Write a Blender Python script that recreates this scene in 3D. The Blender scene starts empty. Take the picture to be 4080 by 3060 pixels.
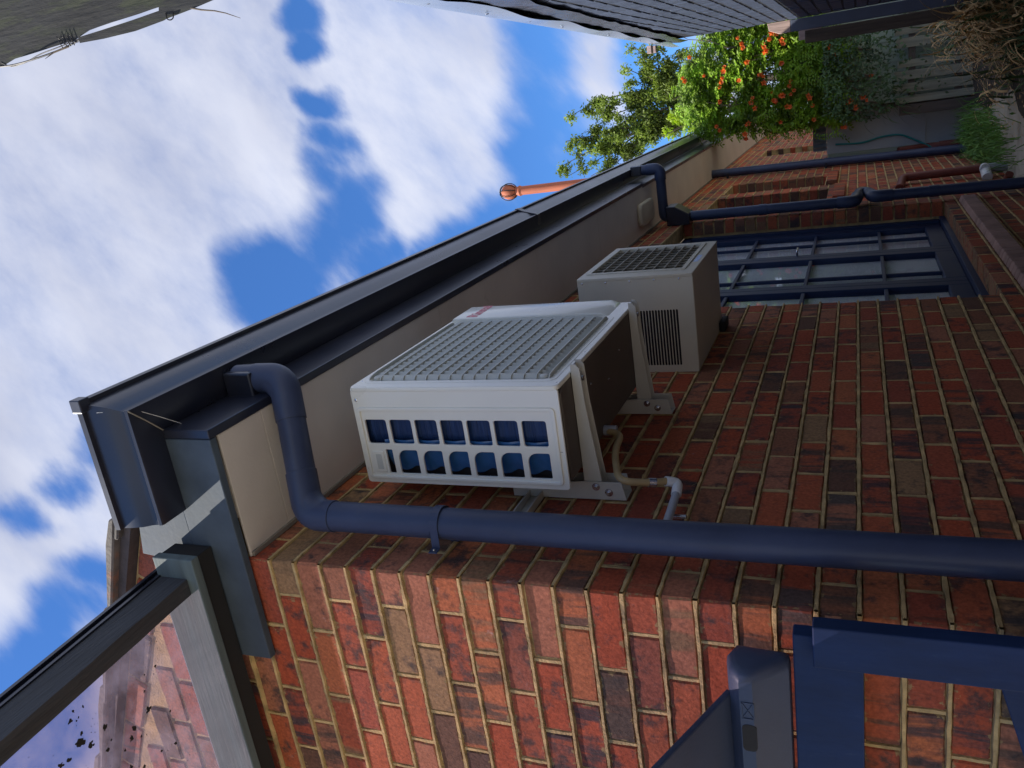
import bpy, bmesh, math, random
from mathutils import Vector, Matrix, Euler, noise as mnoise
rnd = random.Random(11)
C = bpy.context.scene.collection
SC = bpy.context.scene

# ------------------------------------------------------------------ camera
CAM = Vector((1.0968, -1.5878, -1.5537))
RX = Vector((-0.14236, 0.36559, -0.91983)); DN = Vector((-0.93951, -0.34241, 0.00931)); FW = Vector((-0.31155, 0.86551, 0.39221))
FPX = 3254.0
cd = bpy.data.cameras.new('camera'); cam = bpy.data.objects.new('camera', cd); C.objects.link(cam)
cam.matrix_world = Matrix(((RX.x, -DN.x, -FW.x, CAM.x), (RX.y, -DN.y, -FW.y, CAM.y), (RX.z, -DN.z, -FW.z, CAM.z), (0, 0, 0, 1)))
cd.sensor_width = 36; cd.lens = FPX / 4080 * 36; cd.clip_start = .02; cd.clip_end = 2000
SC.camera = cam
# ------------------------------------------------------------------ sky, sun, exposure
SUN_DIR = Vector((-.52, -.30, .80)).normalized()
SUN_EL = math.asin(SUN_DIR.z); SUN_AZ = math.atan2(SUN_DIR.x, SUN_DIR.y)
SKY_STRENGTH = .12
SUN_STRENGTH = 5.0
EXPOSURE = 0.68
w = bpy.data.worlds.new('World'); SC.world = w; w.use_nodes = True
wn, wl = w.node_tree.nodes, w.node_tree.links; wn.clear()
def W(t, **k):
    n = wn.new(t)
    for a, b in k.items(): setattr(n, a, b)
    return n
wout = W('ShaderNodeOutputWorld'); bg = W('ShaderNodeBackground'); bg.inputs['Strength'].default_value = SKY_STRENGTH
sky = W('ShaderNodeTexSky', sky_type='NISHITA', sun_disc=False, sun_elevation=SUN_EL, sun_rotation=SUN_AZ, air_density=1.0, dust_density=.3, ozone_density=3.0)
tc = W('ShaderNodeTexCoord')
def wmath(op, a, b=None, c=None):
    n = W('ShaderNodeMath', operation=op)
    for i, v in enumerate((a, b, c)):
        if v is None: continue
        if hasattr(v, 'name'): wl.new(v, n.inputs[i])
        else: n.inputs[i].default_value = v
    return n.outputs[0]
def wnoise(scale, det, rough=.6, vec=None, dist=0, lac=2):
    n = W('ShaderNodeTexNoise'); n.inputs['Scale'].default_value = scale; n.inputs['Detail'].default_value = det
    n.inputs['Roughness'].default_value = rough; n.inputs['Distortion'].default_value = dist; n.inputs['Lacunarity'].default_value = lac
    wl.new(vec if vec else tc.outputs['Generated'], n.inputs['Vector']); return n
def wrange(v, a, b, c, d, smooth=True):
    n = W('ShaderNodeMapRange', interpolation_type='SMOOTHSTEP' if smooth else 'LINEAR')
    wl.new(v, n.inputs['Value'])
    for k, x in (('From Min', a), ('From Max', b), ('To Min', c), ('To Max', d)): n.inputs[k].default_value = x
    return n.outputs['Result']
ee = (-.76, 0.0, -.65)                                   # the cloud streets run along this direction
dt_ = W('ShaderNodeVectorMath', operation='DOT_PRODUCT'); wl.new(tc.outputs['Generated'], dt_.inputs[0]); dt_.inputs[1].default_value = ee
es = W('ShaderNodeVectorMath', operation='SCALE'); es.inputs[0].default_value = ee; wl.new(wmath('MULTIPLY', dt_.outputs['Value'], .68), es.inputs['Scale'])
sv_ = W('ShaderNodeVectorMath', operation='SUBTRACT'); wl.new(tc.outputs['Generated'], sv_.inputs[0]); wl.new(es.outputs[0], sv_.inputs[1]); SV = sv_.outputs[0]
nd = wnoise(6, 9, .55, SV)
sub = W('ShaderNodeVectorMath', operation='SUBTRACT'); wl.new(nd.outputs['Color'], sub.inputs[0]); sub.inputs[1].default_value = (.5, .5, .5)
sc_ = W('ShaderNodeVectorMath', operation='SCALE'); wl.new(sub.outputs[0], sc_.inputs[0]); sc_.inputs['Scale'].default_value = .16
add = W('ShaderNodeVectorMath', operation='ADD'); wl.new(sc_.outputs[0], add.inputs[0]); wl.new(tc.outputs['Generated'], add.inputs[1])
BLUE = [(0.138, 0.821, 0.554, 0.0159), (0.106, 0.825, 0.556, 0.0102), (0.033, 0.827, 0.561, 0.0102), (-0.012, 0.825, 0.565, 0.0159), (-0.047, 0.817, 0.575, 0.0215), (-0.101, 0.816, 0.569, 0.0283), (-0.14, 0.782, 0.608, 0.034), (-0.164, 0.752, 0.639, 0.0397), (-0.082, 0.828, 0.555, 0.0283), (-0.128, 0.832, 0.54, 0.0198), (-0.174, 0.779, 0.602, 0.034), (-0.146, 0.834, 0.532, 0.017), (0.077, 0.939, 0.336, 0.0351), (0.039, 0.939, 0.342, 0.034), (-0.001, 0.937, 0.35, 0.0329), (-0.047, 0.935, 0.353, 0.0351), (-0.091, 0.934, 0.347, 0.034), (-0.118, 0.917, 0.38, 0.034), (-0.14, 0.9, 0.413, 0.034), (-0.065, 0.951, 0.303, 0.0312), (-0.021, 0.947, 0.321, 0.0227), (-0.105, 0.941, 0.322, 0.034), (0.049, 0.975, 0.215, 0.0255), (0.035, 0.981, 0.191, 0.0283), (0.01, 0.976, 0.218, 0.0198), (-0.277, 0.589, 0.759, 0.0125), (-0.3, 0.564, 0.769, 0.0125), (-0.324, 0.524, 0.788, 0.0113), (-0.388, 0.543, 0.745, 0.0159), (-0.422, 0.516, 0.745, 0.0227), (-0.438, 0.5, 0.748, 0.0198), (-0.454, 0.46, 0.763, 0.0255), (-0.459, 0.435, 0.775, 0.0283), (-0.47, 0.477, 0.743, 0.034), (-0.48, 0.412, 0.775, 0.034), (-0.49, 0.435, 0.755, 0.051), (-0.522, 0.386, 0.761, 0.0453), (-0.529, 0.425, 0.734, 0.034), (-0.156, 0.879, 0.45, 0.0283), (-0.149, 0.859, 0.489, 0.017), (-0.126, 0.844, 0.521, 0.0113), (-0.052, 0.976, 0.213, 0.034)]
br = random.Random(5)
while len(BLUE) < 66:                                     # the same broken cloud carries on over the rest of the sky
    v = Vector((br.uniform(-1, 1), br.uniform(-1, 1), br.uniform(.02, 1))).normalized()
    if v.dot(FW) > .58: continue
    BLUE.append((v.x, v.y, v.z, br.uniform(.08, .2)))
mask = None
for bx, by, bz, r in BLUE:
    dn = W('ShaderNodeVectorMath', operation='DISTANCE'); wl.new(add.outputs[0], dn.inputs[0]); dn.inputs[1].default_value = (bx, by, bz)
    m = wrange(dn.outputs['Value'], r * .25, r * 2.1 + .022, 1, 0)
    mask = m if mask is None else wmath('SMOOTH_MAX', mask, m, .3)
nf = wnoise(11, 10, .6, SV)
m2 = wmath('ADD', mask, wmath('MULTIPLY', wmath('SUBTRACT', nf.outputs['Fac'], .5), 1.15))
cover = wrange(m2, .02, .92, 1, 0)
nc = wnoise(4.2, 6, .48, SV, .3)
cramp = W('ShaderNodeValToRGB'); wl.new(nc.outputs['Fac'], cramp.inputs['Fac'])
cramp.color_ramp.elements[0].position = .33; cramp.color_ramp.elements[0].color = (2.55, 2.75, 3.6, 1)
cramp.color_ramp.elements[1].position = .60; cramp.color_ramp.elements[1].color = (4.15, 4.35, 5.1, 1)
tint = W('ShaderNodeMix', data_type='RGBA', blend_type='MULTIPLY'); tint.inputs['Factor'].default_value = 1
wl.new(sky.outputs['Color'], tint.inputs['A']); tint.inputs['B'].default_value = (.40, .70, 1.06, 1)
cm = W('ShaderNodeMix', data_type='RGBA'); wl.new(cover, cm.inputs['Factor']); wl.new(tint.outputs['Result'], cm.inputs['A']); wl.new(cramp.outputs['Color'], cm.inputs['B'])
wl.new(cm.outputs['Result'], bg.inputs['Color']); wl.new(bg.outputs[0], wout.inputs[0])
sd = bpy.data.lights.new('sun', 'SUN'); sd.energy = SUN_STRENGTH; sd.angle = math.radians(.6); sd.color = (1, .93, .82)
sun = bpy.data.objects.new('sun', sd); C.objects.link(sun); sun.rotation_euler = SUN_DIR.to_track_quat('Z', 'Y').to_euler(); sun.location = (0, 0, 12)
SC.view_settings.view_transform = 'Standard'; SC.view_settings.look = 'None'; SC.view_settings.exposure = EXPOSURE; SC.view_settings.gamma = 1
SC.view_settings.use_curve_mapping = False
SC.cycles.max_bounces = 6; SC.cycles.transparent_max_bounces = 10

# ------------------------------------------------------------------ helpers
GZ = -2.72
class MB:
    def __init__(s): s.v = []; s.f = []; s.a = []; s.b = []
    def add(s, vs, fs, a=0.0):
        n = len(s.v); s.v += [tuple(v) for v in vs]; s.f += [tuple(i + n for i in f) for f in fs]; s.a += [a] * len(vs)
        return s
    def box(s, x0, x1, y0, y1, z0, z1, a=0.0):
        return s.add([(x, y, z) for z in (z0, z1) for y in (y0, y1) for x in (x0, x1)],
                     [(0, 2, 3, 1), (4, 5, 7, 6), (0, 1, 5, 4), (2, 6, 7, 3), (0, 4, 6, 2), (1, 3, 7, 5)], a)
    def prism(s, prof, axis, c0, c1, a=0.0):
        """prof: list of 2-D points; axis 'x','y','z' is the extrusion axis"""
        def P(p, c): return {'x': (c, p[0], p[1]), 'y': (p[0], c, p[1]), 'z': (p[0], p[1], c)}[axis]
        n = len(prof)
        return s.add([P(p, c0) for p in prof] + [P(p, c1) for p in prof],
                     [tuple(range(n))[::-1], tuple(range(n, 2 * n))] + [(i, (i + 1) % n, (i + 1) % n + n, i + n) for i in range(n)], a)
    def bar(s, p, q, wx, wz, up=Vector((0, 0, 1)), a=0.0):
        p, q = Vector(p), Vector(q); d = (q - p).normalized(); sd_ = d.cross(up).normalized(); u = sd_.cross(d)
        vs = [b + sd_ * (i * wx / 2) + u * (j * wz / 2) for b in (p, q) for i, j in ((-1, -1), (1, -1), (1, 1), (-1, 1))]
        return s.add(vs, [(3, 2, 1, 0), (4, 5, 6, 7)] + [(i, (i + 1) % 4, (i + 1) % 4 + 4, i + 4) for i in range(4)], a)
    def tube(s, path, r, n=12, cap=True, a=0.0):
        path = [Vector(p) for p in path]; rs = r if isinstance(r, (list, tuple)) else [r] * len(path)
        d0 = (path[1] - path[0]).normalized(); ref = Vector((0, 0, 1)) if abs(d0.z) < .9 else Vector((1, 0, 0))
        sx = d0.cross(ref).normalized(); vs = []
        for i, p in enumerate(path):
            d = (path[min(i + 1, len(path) - 1)] - path[max(i - 1, 0)])
            if d.length < 1e-9: d = d0
            d.normalize(); sx = (sx - d * sx.dot(d)).normalized(); sy = d.cross(sx)
            for k in range(n):
                t = 2 * math.pi * k / n; vs.append(p + (sx * math.cos(t) + sy * math.sin(t)) * rs[i])
        fs = [(i * n + k, i * n + (k + 1) % n, (i + 1) * n + (k + 1) % n, (i + 1) * n + k) for i in range(len(path) - 1) for k in range(n)]
        if cap: fs += [tuple(range(n))[::-1], tuple(range((len(path) - 1) * n, len(path) * n))]
        return s.add(vs, fs, a)
    def lathe(s, c, prof, n=20, a=0.0):
        """prof: (radius, z) pairs about a vertical axis through c"""
        c = Vector(c); vs = [c + Vector((r * math.cos(2 * math.pi * k / n), r * math.sin(2 * math.pi * k / n), z)) for r, z in prof for k in range(n)]
        m = len(prof)
        return s.add(vs, [(i * n + k, i * n + (k + 1) % n, (i + 1) * n + (k + 1) % n, (i + 1) * n + k) for i in range(m - 1) for k in range(n)] + [tuple(range(n))[::-1], tuple(range((m - 1) * n, m * n))], a)
    def build(s, name, mat, parent=None, smooth=False, bevel=0, seg=2, attr=False, label=None, kind=None):
        me = bpy.data.meshes.new(name); me.from_pydata(s.v, [], s.f); me.materials.append(mat)
        if attr:
            at = me.attributes.new('tint', 'FLOAT', 'POINT'); at.data.foreach_set('value', s.a)
            if len(s.b) == len(s.v): me.attributes.new('bl', 'FLOAT_VECTOR', 'POINT').data.foreach_set('vector', [q for v in s.b for q in v])
        bm = bmesh.new(); bm.from_mesh(me); bmesh.ops.recalc_face_normals(bm, faces=bm.faces)
        if bevel:
            es = [e for e in bm.edges if len(e.link_faces) == 2 and e.calc_face_angle(0) > .6]
            bmesh.ops.bevel(bm, geom=es, offset=bevel, segments=seg, profile=.5, affect='EDGES', clamp_overlap=True)
        bm.to_mesh(me); bm.free()
        if smooth:
            for p in me.polygons: p.use_smooth = True
            me.set_sharp_from_angle(angle=math.radians(40))
        return link(name, me, parent, label, kind)
WORLD = {}
def link(name, me, parent=None, label=None, kind=None, mw=None):
    o = bpy.data.objects.new(name, me); C.objects.link(o)
    if parent is not None:
        o.parent = parent; o.matrix_parent_inverse = WORLD.get(parent.name, Matrix()).inverted()
    if mw is not None: o.matrix_basis = mw; WORLD[o.name] = mw.copy()
    if label: o['label'] = label
    if kind: o['kind'] = kind
    return o
def thing(name, label, cat, loc, group=None):
    o = bpy.data.objects.new(name, None); C.objects.link(o); o.location = loc; o.empty_display_size = .1
    o['label'] = label; o['category'] = cat
    if group: o['group'] = group
    WORLD[o.name] = Matrix.Translation(loc); return o
def tag(o, label, cat, group=None):
    o['label'] = label; o['category'] = cat
    if group: o['group'] = group
    return o
def rounded(pts, r, n=5):
    """fillet the corners of a 3-D polyline"""
    pts = [Vector(p) for p in pts]; out = [pts[0]]
    for i in range(1, len(pts) - 1):
        a, b, c = pts[i - 1], pts[i], pts[i + 1]; d1 = (a - b); d2 = (c - b); rr = min(r, d1.length * .49, d2.length * .49)
        p0 = b + d1.normalized() * rr; p2 = b + d2.normalized() * rr
        for k in range(n + 1):
            t = k / n; out.append(p0 * (1 - t) ** 2 + b * 2 * t * (1 - t) + p2 * t * t)
    out.append(pts[-1]); return out
def rrect(x0, x1, y0, y1, r, n=4):
    out = []
    for cx, cy, a0 in ((x1 - r, y1 - r, 0), (x0 + r, y1 - r, 90), (x0 + r, y0 + r, 180), (x1 - r, y0 + r, 270)):
        for k in range(n + 1):
            t = math.radians(a0 + 90 * k / n); out.append((cx + r * math.cos(t), cy + r * math.sin(t)))
    return out
def plate(name, loops, depth, M, mat, parent, bevel=0.0, smooth=False):
    """flat plate with holes: closed 2-D loops, extruded by depth along local z"""
    cu = bpy.data.curves.new(name, 'CURVE'); cu.dimensions = '2D'; cu.fill_mode = 'BOTH'; cu.extrude = depth / 2; cu.bevel_depth = bevel; cu.bevel_resolution = 1
    for lp in loops:
        sp = cu.splines.new('POLY'); sp.points.add(len(lp) - 1); sp.use_cyclic_u = True
        for p, q in zip(sp.points, lp): p.co = (q[0], q[1], 0, 1)
    t = bpy.data.objects.new('tmp', cu); me = bpy.data.meshes.new_from_object(t); bpy.data.objects.remove(t)
    me.name = name; me.transform(M); me.materials.clear(); me.materials.append(mat)
    return link(name, me, parent)

# ------------------------------------------------------------------ materials
def nodes(name):
    m = bpy.data.materials.new(name); m.use_nodes = True; nt = m.node_tree; nt.nodes.clear()
    o = nt.nodes.new('ShaderNodeOutputMaterial'); p = nt.nodes.new('ShaderNodeBsdfPrincipled'); nt.links.new(p.outputs[0], o.inputs[0]); return m, nt, p, o
def nnoise(nt, scale, det=4, vec=None, rough=.55, dist=0):
    n = nt.nodes.new('ShaderNodeTexNoise'); n.inputs['Scale'].default_value = scale; n.inputs['Detail'].default_value = det
    n.inputs['Roughness'].default_value = rough; n.inputs['Distortion'].default_value = dist
    if vec is not None: nt.links.new(vec, n.inputs['Vector'])
    return n
def nramp(nt, fac, stops, interp='LINEAR'):
    r = nt.nodes.new('ShaderNodeValToRGB'); nt.links.new(fac, r.inputs['Fac']); cr = r.color_ramp; cr.interpolation = interp
    while len(cr.elements) > 1: cr.elements.remove(cr.elements[-1])
    cr.elements[0].position = stops[0][0]; cr.elements[0].color = (*stops[0][1], 1)
    for p, c in stops[1:]:
        e = cr.elements.new(p); e.color = (*c, 1)
    return r.outputs['Color']
def nmix(nt, fac, a, b, mode='MIX'):
    n = nt.nodes.new('ShaderNodeMix'); n.data_type = 'RGBA'; n.blend_type = mode
    for k, v in (('Factor', fac), ('A', a), ('B', b)):
        if hasattr(v, 'links'): nt.links.new(v, n.inputs[k])
        elif k == 'Factor': n.inputs[k].default_value = v
        else: n.inputs[k].default_value = (*v, 1)
    return n.outputs['Result']
def nmath(nt, op, a, b=0.0, clamp=False):
    n = nt.nodes.new('ShaderNodeMath'); n.operation = op; n.use_clamp = clamp
    for i, v in enumerate((a, b)):
        if hasattr(v, 'links'): nt.links.new(v, n.inputs[i])
        else: n.inputs[i].default_value = v
    return n.outputs[0]
def nbump(nt, p, h, strength, dist=.01):
    b = nt.nodes.new('ShaderNodeBump'); b.inputs['Strength'].default_value = strength; b.inputs['Distance'].default_value = dist
    nt.links.new(h, b.inputs['Height']); nt.links.new(b.outputs[0], p.inputs['Normal']); return b
def pm(name, col, rough=.5, metal=0.0, var=.12, scale=6, bump=.1, bscale=60, stretch=None, dirt=None, spec=.5, coat=0.0):
    m, nt, p, o = nodes(name)
    t = nt.nodes.new('ShaderNodeTexCoord'); vec = t.outputs['Object']
    if stretch:
        mp = nt.nodes.new('ShaderNodeMapping'); mp.inputs['Scale'].default_value = stretch; nt.links.new(vec, mp.inputs['Vector']); vec = mp.outputs[0]
    n1 = nnoise(nt, scale, 5, vec); f = nmath(nt, 'MULTIPLY', nmath(nt, 'SUBTRACT', n1.outputs['Fac'], .5), 2.2)
    a = tuple(max(0, c * (1 - var)) for c in col); b = tuple(min(1, c * (1 + var)) for c in col)
    c = nramp(nt, n1.outputs['Fac'], [(.3, a), (.7, b)])
    if dirt:
        dc, ds, th, amt = dirt; nn = nnoise(nt, ds, 8, vec, .65)
        k = nt.nodes.new('ShaderNodeMapRange'); k.inputs['From Min'].default_value = th; k.inputs['From Max'].default_value = th + .12; k.inputs['To Max'].default_value = amt
        nt.links.new(nn.outputs['Fac'], k.inputs['Value']); c = nmix(nt, k.outputs[0], c, dc)
    nt.links.new(c, p.inputs['Base Color'])
    n2 = nnoise(nt, bscale, 5, vec)
    rr = nt.nodes.new('ShaderNodeMapRange'); nt.links.new(n1.outputs['Fac'], rr.inputs['Value']); rr.inputs['To Min'].default_value = max(.02, rough - .1); rr.inputs['To Max'].default_value = min(1, rough + .1)
    nt.links.new(rr.outputs[0], p.inputs['Roughness']); p.inputs['Metallic'].default_value = metal; p.inputs['Specular IOR Level'].default_value = spec
    p.inputs['Coat Weight'].default_value = coat
    if bump: nbump(nt, p, n2.outputs['Fac'], bump, .004)
    return m
def brick_mat(name, dark=1.0, paint=None, tintf=1.0):
    m, nt, p, o = nodes(name)
    oi = nt.nodes.new('ShaderNodeObjectInfo'); at = nt.nodes.new('ShaderNodeAttribute'); at.attribute_name = 'tint'
    r = nmath(nt, 'FRACT', nmath(nt, 'ADD', nmath(nt, 'MULTIPLY', oi.outputs['Random'], 3.77), nmath(nt, 'MULTIPLY', at.outputs['Fac'], 7.31)))
    r2 = nmath(nt, 'FRACT', nmath(nt, 'MULTIPLY', r, 17.3)); r3 = nmath(nt, 'FRACT', nmath(nt, 'MULTIPLY', r, 53.7))
    g = nt.nodes.new('ShaderNodeNewGeometry')
    cx = nt.nodes.new('ShaderNodeCombineXYZ'); nt.links.new(nmath(nt, 'MULTIPLY', r, 40), cx.inputs[0]); nt.links.new(nmath(nt, 'MULTIPLY', r2, 40), cx.inputs[1]); nt.links.new(nmath(nt, 'MULTIPLY', r3, 40), cx.inputs[2])
    va = nt.nodes.new('ShaderNodeVectorMath'); va.operation = 'ADD'; nt.links.new(g.outputs['Position'], va.inputs[0]); nt.links.new(cx.outputs[0], va.inputs[1]); vec = va.outputs[0]
    if paint is None:
        base = nramp(nt, r, [(0, (.36, .080, .036)), (.15, (.43, .125, .048)), (.25, (.31, .066, .033)), (.40, (.28, .078, .044)), (.47, (.38, .14, .075)), (.54, (.40, .094, .038)), (.70, (.25, .095, .048)), (.79, (.14, .066, .040)), (.86, (.30, .17, .08)), (.89, (.38, .072, .028))], 'CONSTANT')
        mp = nt.nodes.new('ShaderNodeMapping'); mp.inputs['Scale'].default_value = (1, 1, .12); nt.links.new(vec, mp.inputs['Vector'])
        st = nnoise(nt, 13, 7, mp.outputs[0], .62, .4)                    # kiln bands standing across the brick
        th = nmath(nt, 'ADD', .43, nmath(nt, 'MULTIPLY', r2, .34))
        band = nt.nodes.new('ShaderNodeMapRange'); nt.links.new(nmath(nt, 'SUBTRACT', st.outputs['Fac'], th), band.inputs['Value'])
        band.inputs['From Max'].default_value = .09; band.inputs['To Max'].default_value = .85
        bc = nramp(nt, r3, [(0, (.035, .036, .042)), (.35, (.08, .055, .04)), (.72, (.22, .13, .065)), (.86, (.05, .06, .055))], 'CONSTANT')
        c = nmix(nt, band.outputs[0], base, bc)
        bl = nnoise(nt, 17, 8, vec, .68); k = nt.nodes.new('ShaderNodeMapRange'); nt.links.new(nmath(nt, 'ADD', bl.outputs['Fac'], nmath(nt, 'SUBTRACT', .09, nmath(nt, 'MULTIPLY', r3, .17))), k.inputs['Value']); k.inputs['From Min'].default_value = .54; k.inputs['From Max'].default_value = .68; k.inputs['To Max'].default_value = .82
        c = nmix(nt, k.outputs[0], c, (.045, .038, .036))
        wn_ = nnoise(nt, 15, 6, vec, .7); k2 = nt.nodes.new('ShaderNodeMapRange'); nt.links.new(wn_.outputs['Fac'], k2.inputs['Value']); k2.inputs['From Min'].default_value = .65; k2.inputs['From Max'].default_value = .80; k2.inputs['To Max'].default_value = .55
        c = nmix(nt, k2.outputs[0], c, (.50, .42, .40))
        fn = nnoise(nt, 110, 6, vec); c = nmix(nt, .65, c, nramp(nt, fn.outputs['Fac'], [(.3, (.28, .28, .28)), (.7, (.72, .72, .72))]), 'OVERLAY')
        la = nt.nodes.new('ShaderNodeAttribute'); la.attribute_name = 'bl'; sx = nt.nodes.new('ShaderNodeSeparateXYZ'); nt.links.new(la.outputs['Vector'], sx.inputs[0])
        eu = nmath(nt, 'MULTIPLY', nmath(nt, 'SUBTRACT', .5, nmath(nt, 'ABSOLUTE', sx.outputs[0])), .21); ez = nmath(nt, 'MULTIPLY', nmath(nt, 'SUBTRACT', .5, nmath(nt, 'ABSOLUTE', sx.outputs[2])), .075)
        eu = nmath(nt, 'ADD', eu, nmath(nt, 'GREATER_THAN', nmath(nt, 'ABSOLUTE', sx.outputs[0]), .489)); ed = nmath(nt, 'MINIMUM', eu, ez); en = nnoise(nt, 48, 7, vec, .68)
        k3 = nt.nodes.new('ShaderNodeMapRange'); nt.links.new(nmath(nt, 'SUBTRACT', nmath(nt, 'MULTIPLY', nmath(nt, 'SUBTRACT', en.outputs['Fac'], .50), .085), ed), k3.inputs['Value']); k3.inputs['From Min'].default_value = -.0012; k3.inputs['From Max'].default_value = .0025; k3.inputs['To Max'].default_value = .8
        c = nmix(nt, k3.outputs[0], c, (.34, .24, .10))               # smeared, ragged pointing over the arrises
        k4 = nt.nodes.new('ShaderNodeMapRange'); nt.links.new(ed, k4.inputs['Value']); k4.inputs['From Max'].default_value = .012; k4.inputs['To Min'].default_value = .35; k4.inputs['To Max'].default_value = 0
        c = nmix(nt, k4.outputs[0], c, (.10, .06, .04))
        if dark != 1: c = nmix(nt, 1.0, c, (dark, dark, dark), 'MULTIPLY')
    else:
        n1 = nnoise(nt, 9, 6, g.outputs['Position'], .6)
        c = nramp(nt, n1.outputs['Fac'], [(.3, tuple(x * .75 for x in paint)), (.7, tuple(x * 1.25 for x in paint))])
        n2 = nnoise(nt, 70, 4, vec); k = nt.nodes.new('ShaderNodeMapRange'); nt.links.new(n2.outputs['Fac'], k.inputs['Value']); k.inputs['From Min'].default_value = .66; k.inputs['From Max'].default_value = .74; k.inputs['To Max'].default_value = .35
        c = nmix(nt, k.outputs[0], c, (.3, .3, .32))
    nt.links.new(c, p.inputs['Base Color']); p.inputs['Roughness'].default_value = .85 if paint is None else .5; p.inputs['Specular IOR Level'].default_value = .3
    b1 = nnoise(nt, 90, 8, vec, .7); b2 = nnoise(nt, 22, 3, vec)
    nbump(nt, p, nmath(nt, 'ADD', b1.outputs['Fac'], nmath(nt, 'MULTIPLY', b2.outputs['Fac'], 1.5)), .55, .004)
    return m
M = {}
M['brick'] = brick_mat('brick_fired_clay'); M['brick_painted'] = brick_mat('brick_painted_slate', paint=(.068, .088, .140))
M['mortar'] = pm('mortar_yellow_sand', (.50, .345, .15), .95, var=.4, scale=14, bump=1.0, bscale=120, dirt=((.12, .10, .07), 8, .6, .7))
M['mortar_paint'] = pm('joint_dark_paint', (.02, .024, .035), .8, bump=.6, bscale=80)
M['slate_metal'] = pm('painted_steel_slate', (.015, .018, .032), .30, var=.25, scale=3, bump=.08, bscale=25, spec=.6, dirt=((.05, .05, .05), 11, .62, .4))
M['pipe_paint'] = pm('pipe_slate_blue', (.036, .048, .092), .42, var=.2, scale=5, bump=.1, bscale=60, spec=.35, dirt=((.07, .075, .085), 9, .60, .35))
M['fascia_old'] = pm('fascia_worn_slate', (.060, .080, .105), .72, var=.35, scale=5, bump=.2, bscale=50, spec=.25)
M['soffit'] = pm('soffit_beige', (.66, .60, .53), .85, var=.08, scale=2.5, bump=.15, bscale=80, dirt=((.17, .13, .08), 3, .63, .5))
M['seam'] = pm('seam_grey', (.22, .20, .17), .8)
M['ac_white'] = pm('enamel_off_white', (.80, .78, .68), .30, var=.03, scale=3, bump=.02, bscale=20, coat=.3)
M['ac_grille'] = pm('grille_grey_plastic', (.56, .56, .50), .5, var=.05, scale=9, bump=.05)
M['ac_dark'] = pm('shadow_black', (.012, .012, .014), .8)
M['ac_base'] = pm('base_pan_grey', (.09, .07, .055), .6, var=.25, scale=4)
M['coil'] = pm('blue_fin_coil', (.012, .036, .11), .3, metal=.35, var=.35, scale=6, bump=.5, bscale=10, stretch=(1, 1, 40))
M['old_cream'] = pm('aged_cream_enamel', (.56, .51, .40), .5, var=.09, scale=3, bump=.06, bscale=30, dirt=((.28, .21, .11), 6, .66, .5))
M['old_grille'] = pm('aged_grille', (.36, .32, .26), .6, var=.2, scale=20)
M['bracket'] = pm('bracket_beige_steel', (.50, .48, .42), .42, var=.06, scale=8, bump=.06, bscale=90)
M['steel'] = pm('zinc_steel', (.62, .64, .68), .25, metal=.95, var=.1, scale=40)
M['hose'] = pm('hose_tan_pvc', (.42, .30, .14), .5, var=.15, scale=20)
M['pvc'] = pm('pvc_white', (.72, .72, .70), .45, var=.06, scale=10, dirt=((.3, .27, .22), 12, .6, .5))
M['pvc_grey'] = pm('pvc_grey', (.36, .38, .42), .4, var=.08)
M['red_text'] = pm('badge_red', (.62, .10, .14), .4, var=.02, bump=0)
M['gray_sticker'] = pm('sticker_pale', (.42, .55, .85), .4, var=.05)
M['timber_green'] = pm('timber_green_grey', (.095, .13, .14), .8, var=.28, scale=3, bump=.4, bscale=14, stretch=(.5, 6, 6), dirt=((.06, .07, .07), 2.2, .6, .8))
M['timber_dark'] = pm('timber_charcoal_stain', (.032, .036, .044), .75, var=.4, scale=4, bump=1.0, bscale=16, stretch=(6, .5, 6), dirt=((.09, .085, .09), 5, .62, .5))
M['gap_shade'] = pm('gap_shade_black', (.012, .012, .013), .9, bump=.4, bscale=16)  # near-black colour stands in for shade in the gap behind the beam
M['timber_grey'] = pm('timber_weathered', (.27, .25, .17), .85, var=.3, scale=4, bump=.9, bscale=14, stretch=(7, 7, .45), dirt=((.10, .12, .07), 3, .56, .6))
M['timber_pale'] = pm('timber_pale', (.50, .37, .33), .85, var=.2, scale=5, bump=.8, bscale=16, stretch=(9, 9, .5))
M['timber_brown'] = pm('timber_brown', (.10, .075, .055), .85, var=.35, scale=4, bump=.8, bscale=16, stretch=(7, 7, .5))
M['timber_mossy'] = pm('timber_mossy_black', (.020, .021, .022), .9, var=.5, scale=7, bump=1.0, bscale=20, stretch=(4, 4, .7), dirt=((.035, .042, .022), 9, .5, .8))
M['board_green'] = pm('board_pale_green', (.30, .35, .26), .8, var=.2, scale=5, bump=.5, bscale=20, stretch=(8, 8, .5))
M['gate_paint'] = pm('gate_navy_paint', (.010, .026, .080), .6, var=.25, scale=4, bump=.3, bscale=18, stretch=(3, 3, 1), spec=.18, dirt=((.05, .07, .11), 16, .64, .4))
M['lid'] = pm('moulded_slate_plastic', (.045, .060, .105), .42, var=.15, scale=3, bump=.08, bscale=120, spec=.25, dirt=((.09, .09, .10), 9, .6, .4))
M['door_paint'] = pm('door_navy_paint', (.020, .034, .080), .5, var=.12, scale=4, bump=.1, bscale=30, spec=.25)
M['blind'] = pm('pale_blind', (.75, .78, .80), .8, var=.1, scale=2)
M['sill_paint'] = pm('sill_pink_render', (.34, .21, .17), .85, var=.3, scale=6, bump=.6, bscale=40)
M['tile'] = pm('roof_tile_dirty', (.13, .115, .10), .9, var=.5, scale=9, bump=1.0, bscale=40, dirt=((.30, .12, .06), 10, .58, .8))
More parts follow.
